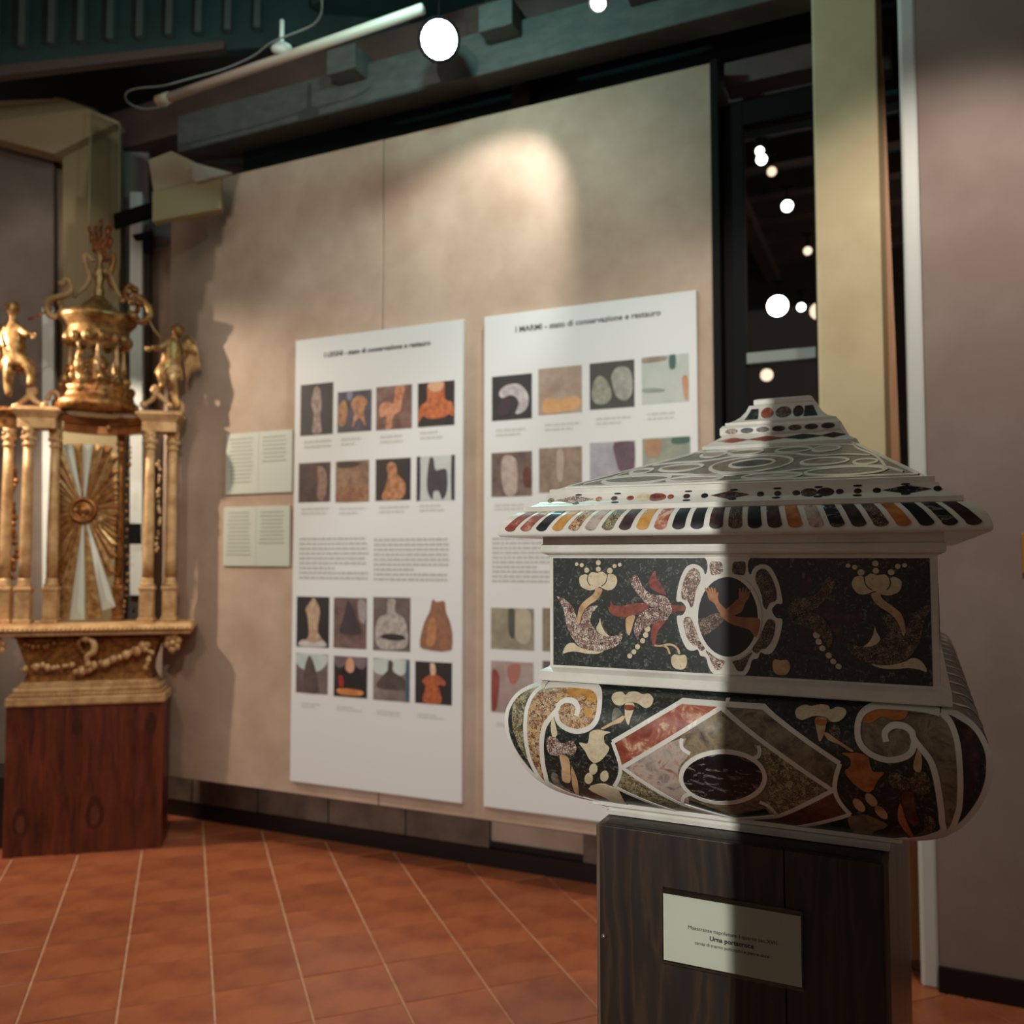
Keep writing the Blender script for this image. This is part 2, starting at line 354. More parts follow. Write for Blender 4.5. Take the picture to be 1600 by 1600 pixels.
# ---- the free display panel (two boards meeting at a vertical joint)
tJ = (on_wall(598, 400)).dot(EW)
zb_, zt_ = EYE-1.145, EYE+2.016
panel = MB()
tA = -2.99-.62
panel.box(wallq((tA+tJ)/2-.001, (zb_+zt_)/2, DW+.025), tJ-tA-.003, .05, zt_-zb_, X=EW, Y=NW, bev=.002)
pa = panel.build('wall_panel', PLASTER); tag(pa, kind='structure')
pb = MB().box(wallq((tE+tJ)/2+.001, (zb_+zt_)/2, DW+.027), tE-tJ-.003, .05, zt_-zb_, X=EW, Y=NW, bev=.002).build('wall_panel', PLASTER); tag(pb, kind='structure')
tag(MB().box(wallq(tE+.0, 1.75, DW+.12), .03, .25, 3.45, X=EW, Y=NW).build('trim_2', METALK), kind='structure')

# ---- right wall, its lit return put into a white strip, and black baseboard
DR = 3.30
tR = on_plane(1452, 871, NW, DR).dot(EW)
wall_slab('wall_right', tR, tR+2.2, 0, 4.2, DR, .16, RWALL)
wall_slab('baseboard_right', tR-.004, tR+2.2, 0, .085, DR-.016, .016, BLACKP)
tag(MB().box(wallq(tR-.028, 2.1, DR+.045), .058, .085, 4.2, X=EW, Y=NW, bev=.012).build('trim_3', TRIMW), kind='structure')  # return face of the right wall, its light put into the white
# ---- beige pillar
t0 = on_plane(1284, 871, NW, 3.33).dot(EW); t1_ = on_plane(1388, 871, NW, 3.33).dot(EW)
wall_slab('pillar', t0, t1_, 0, 4.2, 3.33, .30, BEIGE, bev=.006)
# brown timber rail between pillar and door board
wall_slab('trim_4', t1_+.001, t1_+.016, 0, 4.2, 3.36, .20, mat('ochre_edge', '6e5a34', .6))
# ---- leaning wooden board in the gap (a tall plank, wider towards the floor in view)
def px_slab(name, quad, n, d, th, m, parent=None, label=None, cat=None, kind=None, group=None):
    P = [on_plane(x, y, n, d) for x, y in quad]; Q = [p + n*th for p in P]
    lo = min(p.z for p in P); root = None
    base = Vector((sum(p.x for p in P)/4, sum(p.y for p in P)/4, lo))
    mb = MB(); mb.hexa([P[3], P[2], Q[2], Q[3], P[0], P[1], Q[1], Q[0]])
    o = mb.build(name, m, parent, loc=None if parent else base)
    return tag(o, label, cat, group, kind)
board = px_slab('wooden_board', [(1371, 90), (1380, 90), (1440, 1500), (1404, 1500)], NW, 3.40, .03, mat('peach_wood', 'b48a66', .6, col2='a87c58', scale=6, stretch=(8, 8, 1)),
        label='tall narrow peach wooden board leaning in the gap right of the beige pillar', cat='board')
# ---- window in the opening: dark frame and glass
wz = 3.50
tW0 = tE+.02; tW1 = t0+.01
win = empty('window_1', wallq((tW0+tW1)/2, 0, wz), None, None, kind='structure')
def bar(name, ta, tb, za, zb, d=wz, th=.06, m=METALK):
    return MB().box(wallq((ta+tb)/2, (za+zb)/2, d+th/2), tb-ta, th, zb-za, X=EW, Y=NW, bev=.003).build(name, m, win)
def zat(x, y, d): return on_plane(x, y, NW, d).z
bar('frame_stile', tW0, tW0+.085, 0, zat(1200, 150, wz)); bar('frame_stile', tW1-.03, tW1, 0, zat(1200, 150, wz))
bar('frame_head', tW0+.085, tW1-.03, zat(1200, 188, wz), zat(1200, 150, wz))
bar('frame_rail', tW0+.085, tW1-.03, zat(1200, 566, wz), zat(1200, 548, wz), m=mat('grey_green_metal', '5c6660', .4))
bar('frame_rail', tW0+.085, tW1-.03, .02, .20)
for a, b in ((566, 188), ):
    MB().box(wallq((tW0+tW1)/2+.03, (zat(1200, 188, wz)+zat(1200, 548, wz))/2, wz+.03), tW1-tW0-.12, .006, zat(1200, 188, wz)-zat(1200, 548, wz)-.004, X=EW, Y=NW).build('pane', GLASS, win)
MB().box(wallq((tW0+tW1)/2+.03, (.2+zat(1200, 566, wz))/2, wz+.03), tW1-tW0-.12, .006, zat(1200, 566, wz)-.204, X=EW, Y=NW).build('pane', GLASS, win)
tag(MB().box(wallq((tW0+tW1)/2, zat(1200, 110, 3.62), 3.64), tW1-tW0, .12, .10, X=EW, Y=NW).build('trim_5', BROWNB), kind='structure')

# ---- room beyond the window
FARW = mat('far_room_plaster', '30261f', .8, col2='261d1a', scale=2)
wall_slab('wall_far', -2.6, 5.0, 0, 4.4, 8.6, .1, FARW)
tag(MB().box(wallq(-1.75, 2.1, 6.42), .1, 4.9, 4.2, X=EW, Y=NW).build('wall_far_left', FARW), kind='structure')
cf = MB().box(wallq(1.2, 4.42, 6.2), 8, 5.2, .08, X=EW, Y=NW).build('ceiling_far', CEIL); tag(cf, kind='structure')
for k in range(9):
    MB().box(wallq(1.2, 4.30, 4.15+k*.52), 6.4, .12, .16, X=EW, Y=NW, bev=.006).build('beam', BROWNB, cf)
MB().box(wallq(-1.1, 4.18, 6.2), .12, 5.0, .12, X=EW, Y=NW, bev=.006).build('beam', BROWNB, cf)
wall_slab('trim_6', -1.6, 3.2, 2.02, 2.10, 6.4, .08, mat('grey_ledge', '6c726c', .5))
lamp('far_room_light', 'POINT', wallq(.9, 3.2, 6.6), (0, 0, 0), 18, (1, .86, .72), .1)
HOT = glow('lamp_disc', 'f2f6ff', 26); WARM = glow('small_lamp_disc', 'f4fff2', 9); DIM = glow('dim_lamp_disc', 'ffe2c4', 1.6)
def spot(name, c, aim, r, ln, label, cat, mglow, parent=None, group=None, shell=METALK, stem=0.12):
    """track spotlight: can, front ring, glowing disc, stem and mounting plate"""
    c = Vector(c); a = Vector(aim).normalized()
    root = empty(name, c, label, cat, group)
    MB().lathe([(r*.55, -ln), (r*.82, -ln*.9), (r, -ln*.55), (r, -.004)], c, 16, axis=a).build('can', shell, root)
    MB().lathe([(r*.80, -.004), (r*1.06, -.004), (r*1.06, .006), (r*.92, .008), (r*.90, .0), (r*.80, .0)], c, 16, axis=a).build('ring', shell, root)
    MB().lathe([(r*.88, .0005), (r*.86, .004)], c, 18, axis=a).build('lens', mglow, root)
    b = c - a*ln*.6
    MB().tube([b+ZZ*r*.7, b+ZZ*(r*.7+stem)], .008, 8).build('stem', shell, root)
    MB().box(b+ZZ*(r*.7+stem+.008), .07, .03, .016, bev=.003).build('mount', shell, root)
    return root
far = [((1187, 236), 5.2, .028, WARM, 'tiny white ceiling spotlight, upper of the pair behind the window top'),
       ((1190, 249), 5.6, .038, WARM, 'small white ceiling spotlight, lower of the pair behind the window top'),
       ((1206, 268), 6.0, .036, DIM, 'dim ceiling spotlight just below the bright pair behind the window'),
       ((1230, 322), 6.4, .046, WARM, 'small white double-glare spotlight midway down the window glass'),
       ((1262, 392), 6.8, .036, DIM, 'dim spotlight hanging at the right of the window near the pillar'),
       ((1252, 480), 7.0, .036, WARM, 'small oval spotlight immediately right of the largest lamp behind the window'),
       ((1279, 486), 6.6, .07, DIM, 'pale lamp shade cut off by the beige pillar behind the window'),
       ((1198, 586), 7.6, .06, DIM, 'faint pinkish lamp low in the window, just above the urn lid')]
for (x, y), d, r, g, lb in far:
    p = on_plane(x, y, NW, d); spot('ceiling_spotlight', p, O-p, r, r*2.2, lb, 'lamp', g, stem=.10)
p = on_plane(1215, 478, NW, 6.6)
spot('ceiling_spotlight', p, O-p, .085, .16, 'largest dazzling white spotlight behind the window glass', 'lamp', HOT)
# ---- ceiling over the gallery
HC = 4.90
ce = MB().box(wallq(-.3, HC+.05, -.6), 10.5, 9.2, .1, X=EW, Y=NW).build('ceiling', CEIL); tag(ce, kind='structure')
def beam_at(d, z, wd, ht, m=BEAM, a=-5, b=4.5):
    return MB().box(wallq((a+b)/2, z+ht/2, d), b-a, wd, ht, X=EW, Y=NW, bev=.006).build('beam', m, ce)
tB = on_plane(292, 236, NW, 3.42).dot(EW); beam_at(3.42, 3.60, .14, .20, a=tB); beam_at(2.95, 3.88, .2, .22, a=-1.55); beam_at(3.66, 3.86, .16, .24, BROWNB); beam_at(2.35, 3.98, .2, .24, a=-1.2)
beam_at(3.95, 3.52, .10, .18, BROWNB, -3.0, .0)
for k in range(9):
    tt = -1.7+k*.62
    MB().box(wallq(tt, 4.18, 2.6), .14, 2.9, .16, X=EW, Y=NW, bev=.006).build('joist', BROWNB if k % 2 else CEIL, ce)
for tt in (-2.35, -1.55, -.9, -.1):
    MB().box(wallq(tt, 3.78, 3.46), .16, .44, .12, X=EW, Y=NW, bev=.006).build('bracket', BEAM, ce)
tag(MB().box(wallq(-.3, 3.9, 4.1), 9.0, .08, .9, X=EW, Y=NW).build('wall_upper', CEIL), kind='structure')
# white conduit-like batten light with its cable
a = on_z(248, 158, 3.52); b = on_z(660, 14, 3.52); u = (b-a).normalized()
bat = empty('batten_light', (a+b)/2, 'long unlit pale tube batten slung under the beam left of the glaring lamp', 'light')
MB().tube([a, b], .020, 12).build('tube', mat('pale_tube', '9c9688', .4), bat)
MB().tube([a-u*.002, a+u*.07], .025, 12).build('end_cap', mat('pale_cap', 'a89d84', .5), bat)
q = on_z(440, 76, 3.55)
MB().ball(q, .035, sc=(1.3, .8, .8)).tube([q-ZZ*.02, q+ZZ*.12], .01, 6).build('clamp', mat('pale_clamp', 'a9b0a8', .5), bat)
cable = [on_z(x, y, 3.56) for x, y in ((262, 165), (225, 170), (200, 160), (197, 146), (215, 138), (255, 134), (300, 122), (350, 108), (395, 88), (425, 66), (465, 50), (490, 38), (502, 20), (502, -10))]
MB().tube(catmull(cable, n=4), .004, 6).build('cable', mat('grey_cable', '6f7a76', .5), bat)
# the glaring lamp and the ones above
p = on_plane(686, 62, NW, 3.05)
spot('ceiling_spotlight', p, O-p+Vector((0, 0, .1)), .084, .15, 'large glaring white spotlight hanging above the posters', 'lamp', HOT, stem=.2)
p = on_plane(935, 4, NW, 2.7)
spot('ceiling_spotlight', p, Vector((-.3, -.6, -.75)), .03, .09, 'small lit spotlight cut by the top edge of the photo', 'lamp', WARM, shell=mat('white_metal', 'a8aaa4', .4), stem=.1)
p = on_plane(1144, 134, NW, 3.75)
spot('ceiling_spotlight', p, O-p, .03, .08, 'small bright spotlight right of the panel top corner above the window', 'lamp', WARM, stem=.08)

# ---- left corner: walls, pilaster, soffit, slatted upper wall
NL = Vector((-.10, .995, 0)).normalized()
def pl(name, quad, d, th, m, **k): return px_slab(name, quad, NL, d, th, m, **k)
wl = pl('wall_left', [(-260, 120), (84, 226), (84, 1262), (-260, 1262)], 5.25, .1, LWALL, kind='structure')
bl = pl('baseboard_left', [(-260, 1215), (30, 1215), (30, 1333), (-260, 1333)], 4.62, .3, BLACKP, kind='structure')
pl('wall_left_return', [(84, 150), (150, 170), (150, 1290), (84, 1290)], 5.30, .1, mat('olive_grey_paint', '7b6f5a', .8), kind='structure')
pl('trim_7', [(188, 180), (232, 190), (232, 1285), (188, 1285)], 5.22, .1, mat('blue_grey_paint', '7a7672', .8), kind='structure')
pl('trim_8', [(66, 480), (84, 480), (84, 1250), (66, 1250)], 5.20, .04, TRIMW, kind='structure')
pl('trim_9', [(203, 300), (222, 300), (222, 930), (203, 930)], 5.14, .05, TRIMW, kind='structure')
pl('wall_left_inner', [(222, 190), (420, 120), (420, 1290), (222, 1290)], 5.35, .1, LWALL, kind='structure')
# tan soffit box
sof = MB(); P = [on_Y(x, y, 4.7) for x, y in ((-120, 166), (100, 153), (186, 190), (186, 215))]
z_ = 3.9
A = [on_z(-140, 160, z_), on_z(100, 154, z_), on_z(190, 188, z_), on_z(84, 238, z_), on_z(-140, 150, z_)]
sof.add([A[0], A[1], A[2], A[3]]+[p+ZZ*.1 for p in A[:4]], [(0, 1, 2, 3), (7, 6, 5, 4), (0, 4, 5, 1), (1, 5, 6, 2), (2, 6, 7, 3), (3, 7, 4, 0)])
tag(pl('trim_10', [(-200, 165), (100, 154), (186, 190), (84, 240)], 5.05, .12, mat('tan_paint', '9a8464', .7), kind='structure'), kind='structure')
tag(pl('trim_11', [(98, 205), (186, 205), (186, 1280), (98, 1280)], 5.12, .08, mat('tan_olive_paint', '857655', .75), kind='structure'), kind='structure')
# tan box beam by the panel top
bx = MB(); 
bxo = pl('trim_12', [(232, 250), (268, 236), (345, 273), (240, 299)], 4.44, .05, mat('pale_tan_paint', 'a3967a', .7), kind='structure')
pl('trim_13', [(238, 300), (345, 274), (345, 326), (238, 346)], 4.40, .05, mat('tan_olive_light', '948660', .7), kind='structure')
pl('trim_14', [(303, 254), (362, 270), (306, 284), (300, 276)], 4.38, .02, mat('grey_white_paint', 'a8a298', .7), kind='structure')
pl('black_bracket', [(177, 334), (237, 315), (237, 338), (178, 356)], 4.90, .03, METALK, label='black metal bar bracket above the altarpiece finial', cat='bracket')
hk = MB()
for q_ in ([(206, 367), (236, 360), (236, 372), (210, 374)], [(222, 371), (236, 369), (236, 396), (223, 394)]):
    P = [on_plane(x, y, NL, 4.95) for x, y in q_]; Q = [p_+NL*.03 for p_ in P]; hk.hexa([P[3], P[2], Q[2], Q[3], P[0], P[1], Q[1], Q[0]])
tag(hk.build('black_hook', METALK, loc=on_plane(228, 396, NL, 4.95)), 'small black L-shaped hook below the black bracket', 'hook')
pl('black_clip', [(201, 818), (218, 818), (218, 850), (201, 850)], 5.05, .03, METALK, label='small black rectangular clip between the altarpiece columns', cat='clip')
# glass case standing around the altarpiece top
gc = empty('glass_panel', on_plane(165, 1290, NL, 5.02), 'tall clear glass strip behind the altarpiece with pale edges', 'glass panel')
P = [on_plane(x, y, NL, 4.98) for x, y in ((142, 172), (187, 194), (187, 420), (138, 420))]; Q = [p_+NL*.006 for p_ in P]
MB().hexa([P[3], P[2], Q[2], Q[3], P[0], P[1], Q[1], Q[0]]).build('pane', GLASS, gc)
eg = mat('pane_edge', 'a39a80', .3)
for i in range(4):
    if i == 2: continue
    MB().tube([P[i], P[(i+1) % 4]], .004, 6).build('edge', eg, gc)
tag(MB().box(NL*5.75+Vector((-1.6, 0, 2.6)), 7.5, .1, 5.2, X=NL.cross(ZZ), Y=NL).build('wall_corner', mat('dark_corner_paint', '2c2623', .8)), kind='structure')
# vertical slats on the dark upper wall at the top left, and the rail below them
us = pl('wall_slatted', [(-300, -90), (640, -200), (640, 60), (-300, 120)], 4.60, .06, CEIL, kind='structure')
for k, x in enumerate(range(-60, 420, 46)):
    y1 = 72-.075*x
    P = [(x, -90), (x+9, -90), (x+6, y1), (x-4, y1)]
    Pn = [on_plane(a_, b_, NL, 4.55) for a_, b_ in P]; Q = [p_+NL*.05 for p_ in Pn]
    MB().hexa([Pn[3], Pn[2], Q[2], Q[3], Pn[0], Pn[1], Q[1], Q[0]]).build('slat', mat('slat_paint', '4e5856', .7), us)
px_slab('trim_15', [(-200, 124), (350, 64), (350, 76), (-200, 142)], NL, 4.40, .05, mat('brown_rail', '4a3b36', .6), kind='structure')

# unseen slab behind the camera, added to cut the urn's spotlight at a vertical edge
edge = Vector((0.272, 1.165, 0)) + (Vector((-1.50, -3.0, 0))-Vector((.272, 1.165, 0)))*.42
tag(MB().box((edge.x+1.6, edge.y-.06, 2.1), 3.2, .10, 4.2).build('rear_light_block', RWALL), kind='structure')

# unseen flag added before the poster spotlight: its stepped blade shades the upper left of the panel
lp_ = Vector((-0.8, 1.2, 3.3)); bd = empty('light_flag', lp_+Vector((-.4, .8, 0)), 'unseen black stepped flag added to shade the upper left of the panel', 'light flag')
E1 = [(378, 262), (368, 300), (362, 340), (351, 340), (347, 385), (338, 385), (333, 440), (323, 440), (318, 486), (311, 486), (306, 545), (296, 545), (290, 600)]
def blade(lp_, kk, E1, lx, par):
    P = [lp_+(on_wall(x, y)-lp_)*kk for x, y in E1]; Q = [lp_+(on_wall(x-lx, y-20)-lp_)*kk for x, y in E1]; dd = Vector((0, -.003, 0)); n_ = len(P)
    V = P+Q+[p_+dd for p_ in P]+[p_+dd for p_ in Q]
    MB().add(V, [(i, i+1, n_+i+1, n_+i) for i in range(n_-1)]+[(2*n_+i+1, 2*n_+i, 3*n_+i, 3*n_+i+1) for i in range(n_-1)]+[(i+1, i, 2*n_+i, 2*n_+i+1) for i in range(n_-1)]).build('blade', METALK, par)
lq_ = Vector((-3.10, 3.95, 2.75)); bd2 = empty('light_flag', lq_+Vector((.4, .1, 0)), 'unseen black stepped flag added to shade the panel from the left spotlight', 'light flag')  # second added flag, same stepped outline, cuts the altarpiece spotlight
blade(lq_, .27, E1, 150, bd2)
P = [lp_+(on_wall(x, y)-lp_)*.30 for x, y in E1]; Q = [lp_+(on_wall(x-230, y-30 if i else y-60)-lp_)*.30 for i, (x, y) in enumerate(E1)]; dd = Vector((0, -.003, 0)); n_ = len(P)
V = P+Q+[p_+dd for p_ in P]+[p_+dd for p_ in Q]
MB().add(V, [(i, i+1, n_+i+1, n_+i) for i in range(n_-1)]+[(2*n_+i+1, 2*n_+i, 3*n_+i, 3*n_+i+1) for i in range(n_-1)]+[(i+1, i, 2*n_+i, 2*n_+i+1) for i in range(n_-1)]).build('blade', METALK, bd)

# ================================================================== POSTERS
def place_text(s, size, origin, X, Y, m, parent, name='lettering', bold=0.0, align='LEFT', ext=.0006, width=None):
    cu = bpy.data.curves.new('t', 'FONT'); cu.body = s; cu.size = size; cu.extrude = ext; cu.offset = bold; cu.align_x = align; cu.resolution_u = 3
    o = bpy.data.objects.new('t', cu); C.objects.link(o); bpy.context.view_layer.update()
    me = bpy.data.meshes.new_from_object(o.evaluated_get(bpy.context.evaluated_depsgraph_get())); bpy.data.objects.remove(o); bpy.data.curves.remove(cu)
    X = Vector(X).normalized(); Y = Vector(Y).normalized(); Zn = X.cross(Y); base = world_loc(parent); sc = 1
    if width:
        xs = [v.co.x for v in me.vertices]; sc = width/(max(xs)-min(xs))
    for v in me.vertices: v.co = Vector(origin) + X*v.co.x*sc + Y*v.co.y*sc + Zn*v.co.z - base
    me.materials.clear(); me.materials.append(m); me.name = name
    t_ = bpy.data.objects.new(name, me); C.objects.link(t_); t_.parent = parent; return t_

PM = {}
def pm(c, c2=None, sc=30): 
    k = (c, c2, sc)
    if k not in PM: PM[k] = mat('print_%d' % len(PM), c, .6, col2=c2 or c, scale=sc, detail=6, lo=.35, hi=.65) if c2 else mat('print_%d' % len(PM), c, .6)
    return PM[k]
def poster(label, corners, t0, t1, ztop, zbot, photos, blocks, title, group):
    W_, H_ = t1-t0, ztop-zbot
    hm = homog(corners, [(0, 1), (1, 1), (1, 0), (0, 0)])
    base = wallq((t0+t1)/2, zbot, DW-.02)
    root = empty('poster', base, label, 'poster', group)
    def sf(u, v, off): return wallq(t0+u*W_, zbot+v*H_, DW-.022-off)
    MB().box(wallq((t0+t1)/2, (ztop+zbot)/2, DW-.011), W_, .022, H_, X=EW, Y=NW, bev=.001).build('board', PAPER, root)
    for (x0, y0, x1, y1, bg, shapes) in photos:
        a_, b_ = hm(x0, y0), hm(x1, y1); um, vm = (a_+b_)/2; pw, ph = b_.x-a_.x, a_.y-b_.y
        mb = MB(); mats = [pm(*bg)] if bg else []
        def loc(p_): return (a_.x+p_[0]*pw, b_.y+p_[1]*ph)
        if bg: patch([loc((0, 0)), loc((1, 0)), loc((1, 1)), loc((0, 1))], sf, .0012, mb=mb)
        for si, (col, poly) in enumerate(shapes):
            mats.append(pm(*col)); pts = catmull([Vector(loc(p_)) for p_ in poly], True, 3)
            pts = [Vector((min(max(q_[0], a_.x), b_.x), min(max(q_[1], b_.y), a_.y))) for q_ in pts]
            cl = []; 
            for q_ in pts:
                if not cl or (q_-cl[-1]).length > 1e-4: cl.append(q_)
            patch(cl, sf, .0022+si*.0004, mi=len(mats)-1, mb=mb)
        mb.build('photo_print', mats, root)
    for (x0, y0, x1, y1, nl, m_, kind_) in blocks:
        a_, b_ = hm(x0, y0), hm(x1, y1); mb = MB(); dv = (a_.y-b_.y)/nl
        for k in range(nl):
            v = a_.y-(k+.5)*dv; x = a_.x; ln = (b_.x-a_.x)*(1 if (k+1) % 7 else .55)*(random.uniform(.93, 1) if kind_ else random.uniform(.55, 1)); xe = x+ln
            while x < xe-.004:
                wd = random.uniform(.012, .04); x2 = min(x+wd, xe)
                mb.add([sf(x, v-dv*.24, .0012), sf(x2, v-dv*.24, .0012), sf(x2, v+dv*.24, .0012), sf(x, v+dv*.24, .0012)], [(0, 1, 2, 3)]); x = x2+.005
        o = mb.build('text_block', m_, root); o['kind'] = 'stuff'
    a_, b_ = hm(title[1][0], title[1][1]), hm(title[1][2], title[1][3])
    place_text(title[0], .03, sf(a_.x, (a_.y+b_.y)/2, .001), EW, ZZ, INKD, root, 'title_lettering', bold=.0004, width=(b_.x-a_.x)*W_)
    return root
def caps(L_): return [(x0+4, y, x1, y+13, 2, INKL, 0) for x0, y, x1 in L_]
DKB = ('191517', '241c1e', 8)
fig = [(.5, .95), (.62, .85), (.66, .6), (.62, .35), (.66, .05), (.38, .04), (.42, .4), (.34, .62), (.4, .85)]
bust = [(.5, .92), (.62, .82), (.62, .66), (.85, .5), (.9, .2), (.8, .04), (.2, .04), (.1, .2), (.2, .5), (.38, .66), (.38, .82)]
P1 = [
 (475, 604, 524, 679, DKB, [(('9c8a80', '5e4a44', 40), fig)]),
 (532, 615, 584, 674, ('2b2630', '4a4450', 14), [(('a87850', '70482e', 40), [(.05, .2), (.02, .6), (.2, .8), (.3, .55), (.25, .2)]), (('b98660', '7a4c32', 40), [(.5, .45), (.4, .7), (.55, .85), (.75, .85), (.88, .7), (.78, .45), (.85, .1), (.7, .3), (.6, .3), (.45, .1)]), (('7c7e90', '5c5e70', 20), [(.3, .8), (.3, 1), (.45, 1), (.42, .8)])]),
 (592, 607, 647, 670, ('7a5c54', '54342e', 14), [(('c08868', '94583c', 40), [(.1, .55), (.3, .65), (.5, .6), (.55, .95), (.8, .98), (.72, .6), (.68, .4), (.5, .3), (.42, .02), (.28, .02), (.3, .3), (.12, .3)])]),
 (657, 601, 714, 665, ('15110f', '231512', 14), [(('b8683a', '8c3e1c', 40), [(.28, .98), (.72, .98), (.74, .6), (.95, .5), (.98, .2), (.85, .25), (.7, .18), (.3, .18), (.15, .25), (.02, .1), (.05, .45), (.26, .6)]), (('c9a080', 'b58a66', 30), [(.3, .98), (.7, .98), (.64, .8), (.36, .8)])]),
 (472, 725, 520, 784, ('4a302a', '2a1a18', 14), [(('8a6c5c', '6a4a40', 40), [(.6, .9), (.85, .8), (.9, .4), (.8, .05), (.6, .1), (.62, .5)])]),
 (529, 722, 580, 784, ('5c4234', '8a6a50', 18), [(('2a1c16', '3a261c', 20), [(.1, .98), (.7, .96), (.6, .85), (.1, .84)]), (('8c6a44', '6a3c30', 30), [(.05, .3), (.5, .4), (.95, .35), (.95, .02), (.05, .02)])]),
 (591, 719, 645, 782, ('1c1412', '261a16', 14), [(('b07c54', '7a4a2c', 40), [(.42, .92), (.58, .85), (.64, .6), (.85, .4), (.78, .05), (.2, .02), (.3, .35), (.36, .6), (.32, .8)])]),
 (655, 715, 714, 782, ('a3a6a4', 'b0b2b0', 8), [(('1f1c1e', '262224', 10), [(.0, 0), (.09, 0), (.09, 1), (0, 1)]), (('1f1c1e', '262224', 10), [(.92, 0), (1, 0), (1, 1), (.92, 1)]), (('3a3438', '2c282c', 20), [(.35, .95), (.45, .92), (.5, .68), (.72, .7), (.8, .62), (.8, .2), (.68, .02), (.6, .2), (.45, .2), (.42, .02), (.3, .2), (.28, .5)])]),
 (469, 930, 518, 1010, DKB, [(('b09a80', '8a6c58', 40), [(.5, .98), (.62, .9), (.72, .7), (.66, .3), (.9, .05), (.1, .05), (.38, .2), (.34, .6), (.28, .75), (.42, .9)]), (('b8b4b0', '9c9894', 20), [(.1, .02), (.2, .14), (.5, .08), (.8, .14), (.9, .02)])]),
 (526, 932, 576, 1013, ('6e5850', '4a3836', 14), [(('2c2426', '3a3032', 20), [(.45, .95), (.7, .6), (.85, .3), (.2, .3), (.3, .6)]), (('8f8884', '78706c', 20), [(.75, .95), (.98, .9), (.95, .5), (.78, .6)])]),
 (587, 932, 644, 1018, ('4e4240', '645854', 14), [(('a8a098', '7c7470', 40), [(.4, .95), (.6, .95), (.6, .72), (.85, .6), (.95, .2), (.75, .04), (.2, .04), (.05, .3), (.15, .6), (.38, .7)]), (('2a2022', '1e181a', 20), [(.2, .25), (.4, .32), (.8, .3), (.85, .22), (.5, .2)])]),
 (660, 935, 710, 1019, None, [(('8a5c44', '6c4a38', 40), [(.38, .98), (.5, .94), (.75, .95), (.8, .75), (.95, .5), (.98, .04), (.06, .04), (.0, .2), (.14, .55), (.3, .75)]), (('a87850', '8c5c3c', 40), [(.3, .6), (.48, .6), (.5, .3), (.4, .1), (.2, .15)])]),
 (468, 1017, 516, 1082, ('6a5a58', '4a3c3c', 14), [(('a9b4b0', '9aa6a4', 14), [(.02, .98), (.98, .98), (.9, .7), (.6, .55), (.1, .65)]), (('3f3432', '544644', 20), [(.4, .95), (.55, .8), (.65, .5), (.7, .05), (.3, .05), (.25, .5)])]),
 (526, 1022, 577, 1089, ('1a1314', '241a1c', 14), [(('6c5e64', '584c50', 14), [(.02, .98), (.98, .98), (.85, .7), (.5, .85), (.15, .7)]), (('0f0c0e', '181416', 14), [(.3, .7), (.7, .7), (.9, .3), (.85, .1), (.1, .1), (.15, .4)]), (('c4907c', 'b0805c', 20), [(.42, .95), (.56, .95), (.62, .7), (.5, .6), (.36, .7)]), (('c08048', 'a0602c', 20), [(.15, .2), (.85, .18), (.8, .06), (.2, .06)]), (('9a2c24', '701c18', 20), [(.15, .5), (.28, .5), (.3, .26), (.18, .26)])]),
 (587, 1026, 643, 1096, ('7c6f68', '5c504c', 14), [(('b0b8b2', 'a0aca8', 14), [(.02, .98), (.9, .98), (.85, .65), (.5, .6), (.05, .65)]), (('4c403c', '3c302e', 20), [(.42, .95), (.55, .92), (.56, .7), (.85, .55), (.9, .3), (.1, .3), (.3, .62), (.4, .72)]), (('3a5a62', '2c4650', 10), [(.9, .02), (.98, .02), (.98, .9), (.9, .9)])]),
 (652, 1032, 709, 1102, ('1b1312', '241a18', 14), [(('a85a34', '803a20', 40), [(.42, .7), (.6, .7), (.82, .55), (.8, .45), (.64, .45), (.72, .04), (.22, .04), (.3, .4), (.2, .5), (.28, .62)]), (('c9b09c', 'b8947c', 20), [(.42, .96), (.54, .94), (.56, .72), (.44, .7)])]),
]
B1 = [(473, 838, 582, 907, 9, INK, 1), (588, 840, 709, 911, 9, INK, 1)] + caps([(476, 688, 522), (533, 684, 576), (594, 680, 645), (656, 674, 705), (472, 792, 518), (530, 792, 576), (592, 790, 645), (655, 788, 700), (472, 1092, 512), (526, 1098, 572), (588, 1106, 632), (652, 1112, 700)])
poster('tall white poster board nearest the altarpiece, rows of statue photographs', [(467, 535), (728, 500), (724, 1254), (458, 1213)], -2.7364, -1.7973, EYE+1.0791, EYE-1.0799, P1, B1,
       ('I LEGNI - stato di conservazione e restauro', (511, 558, 676, 543)), 'tall white photo posters')
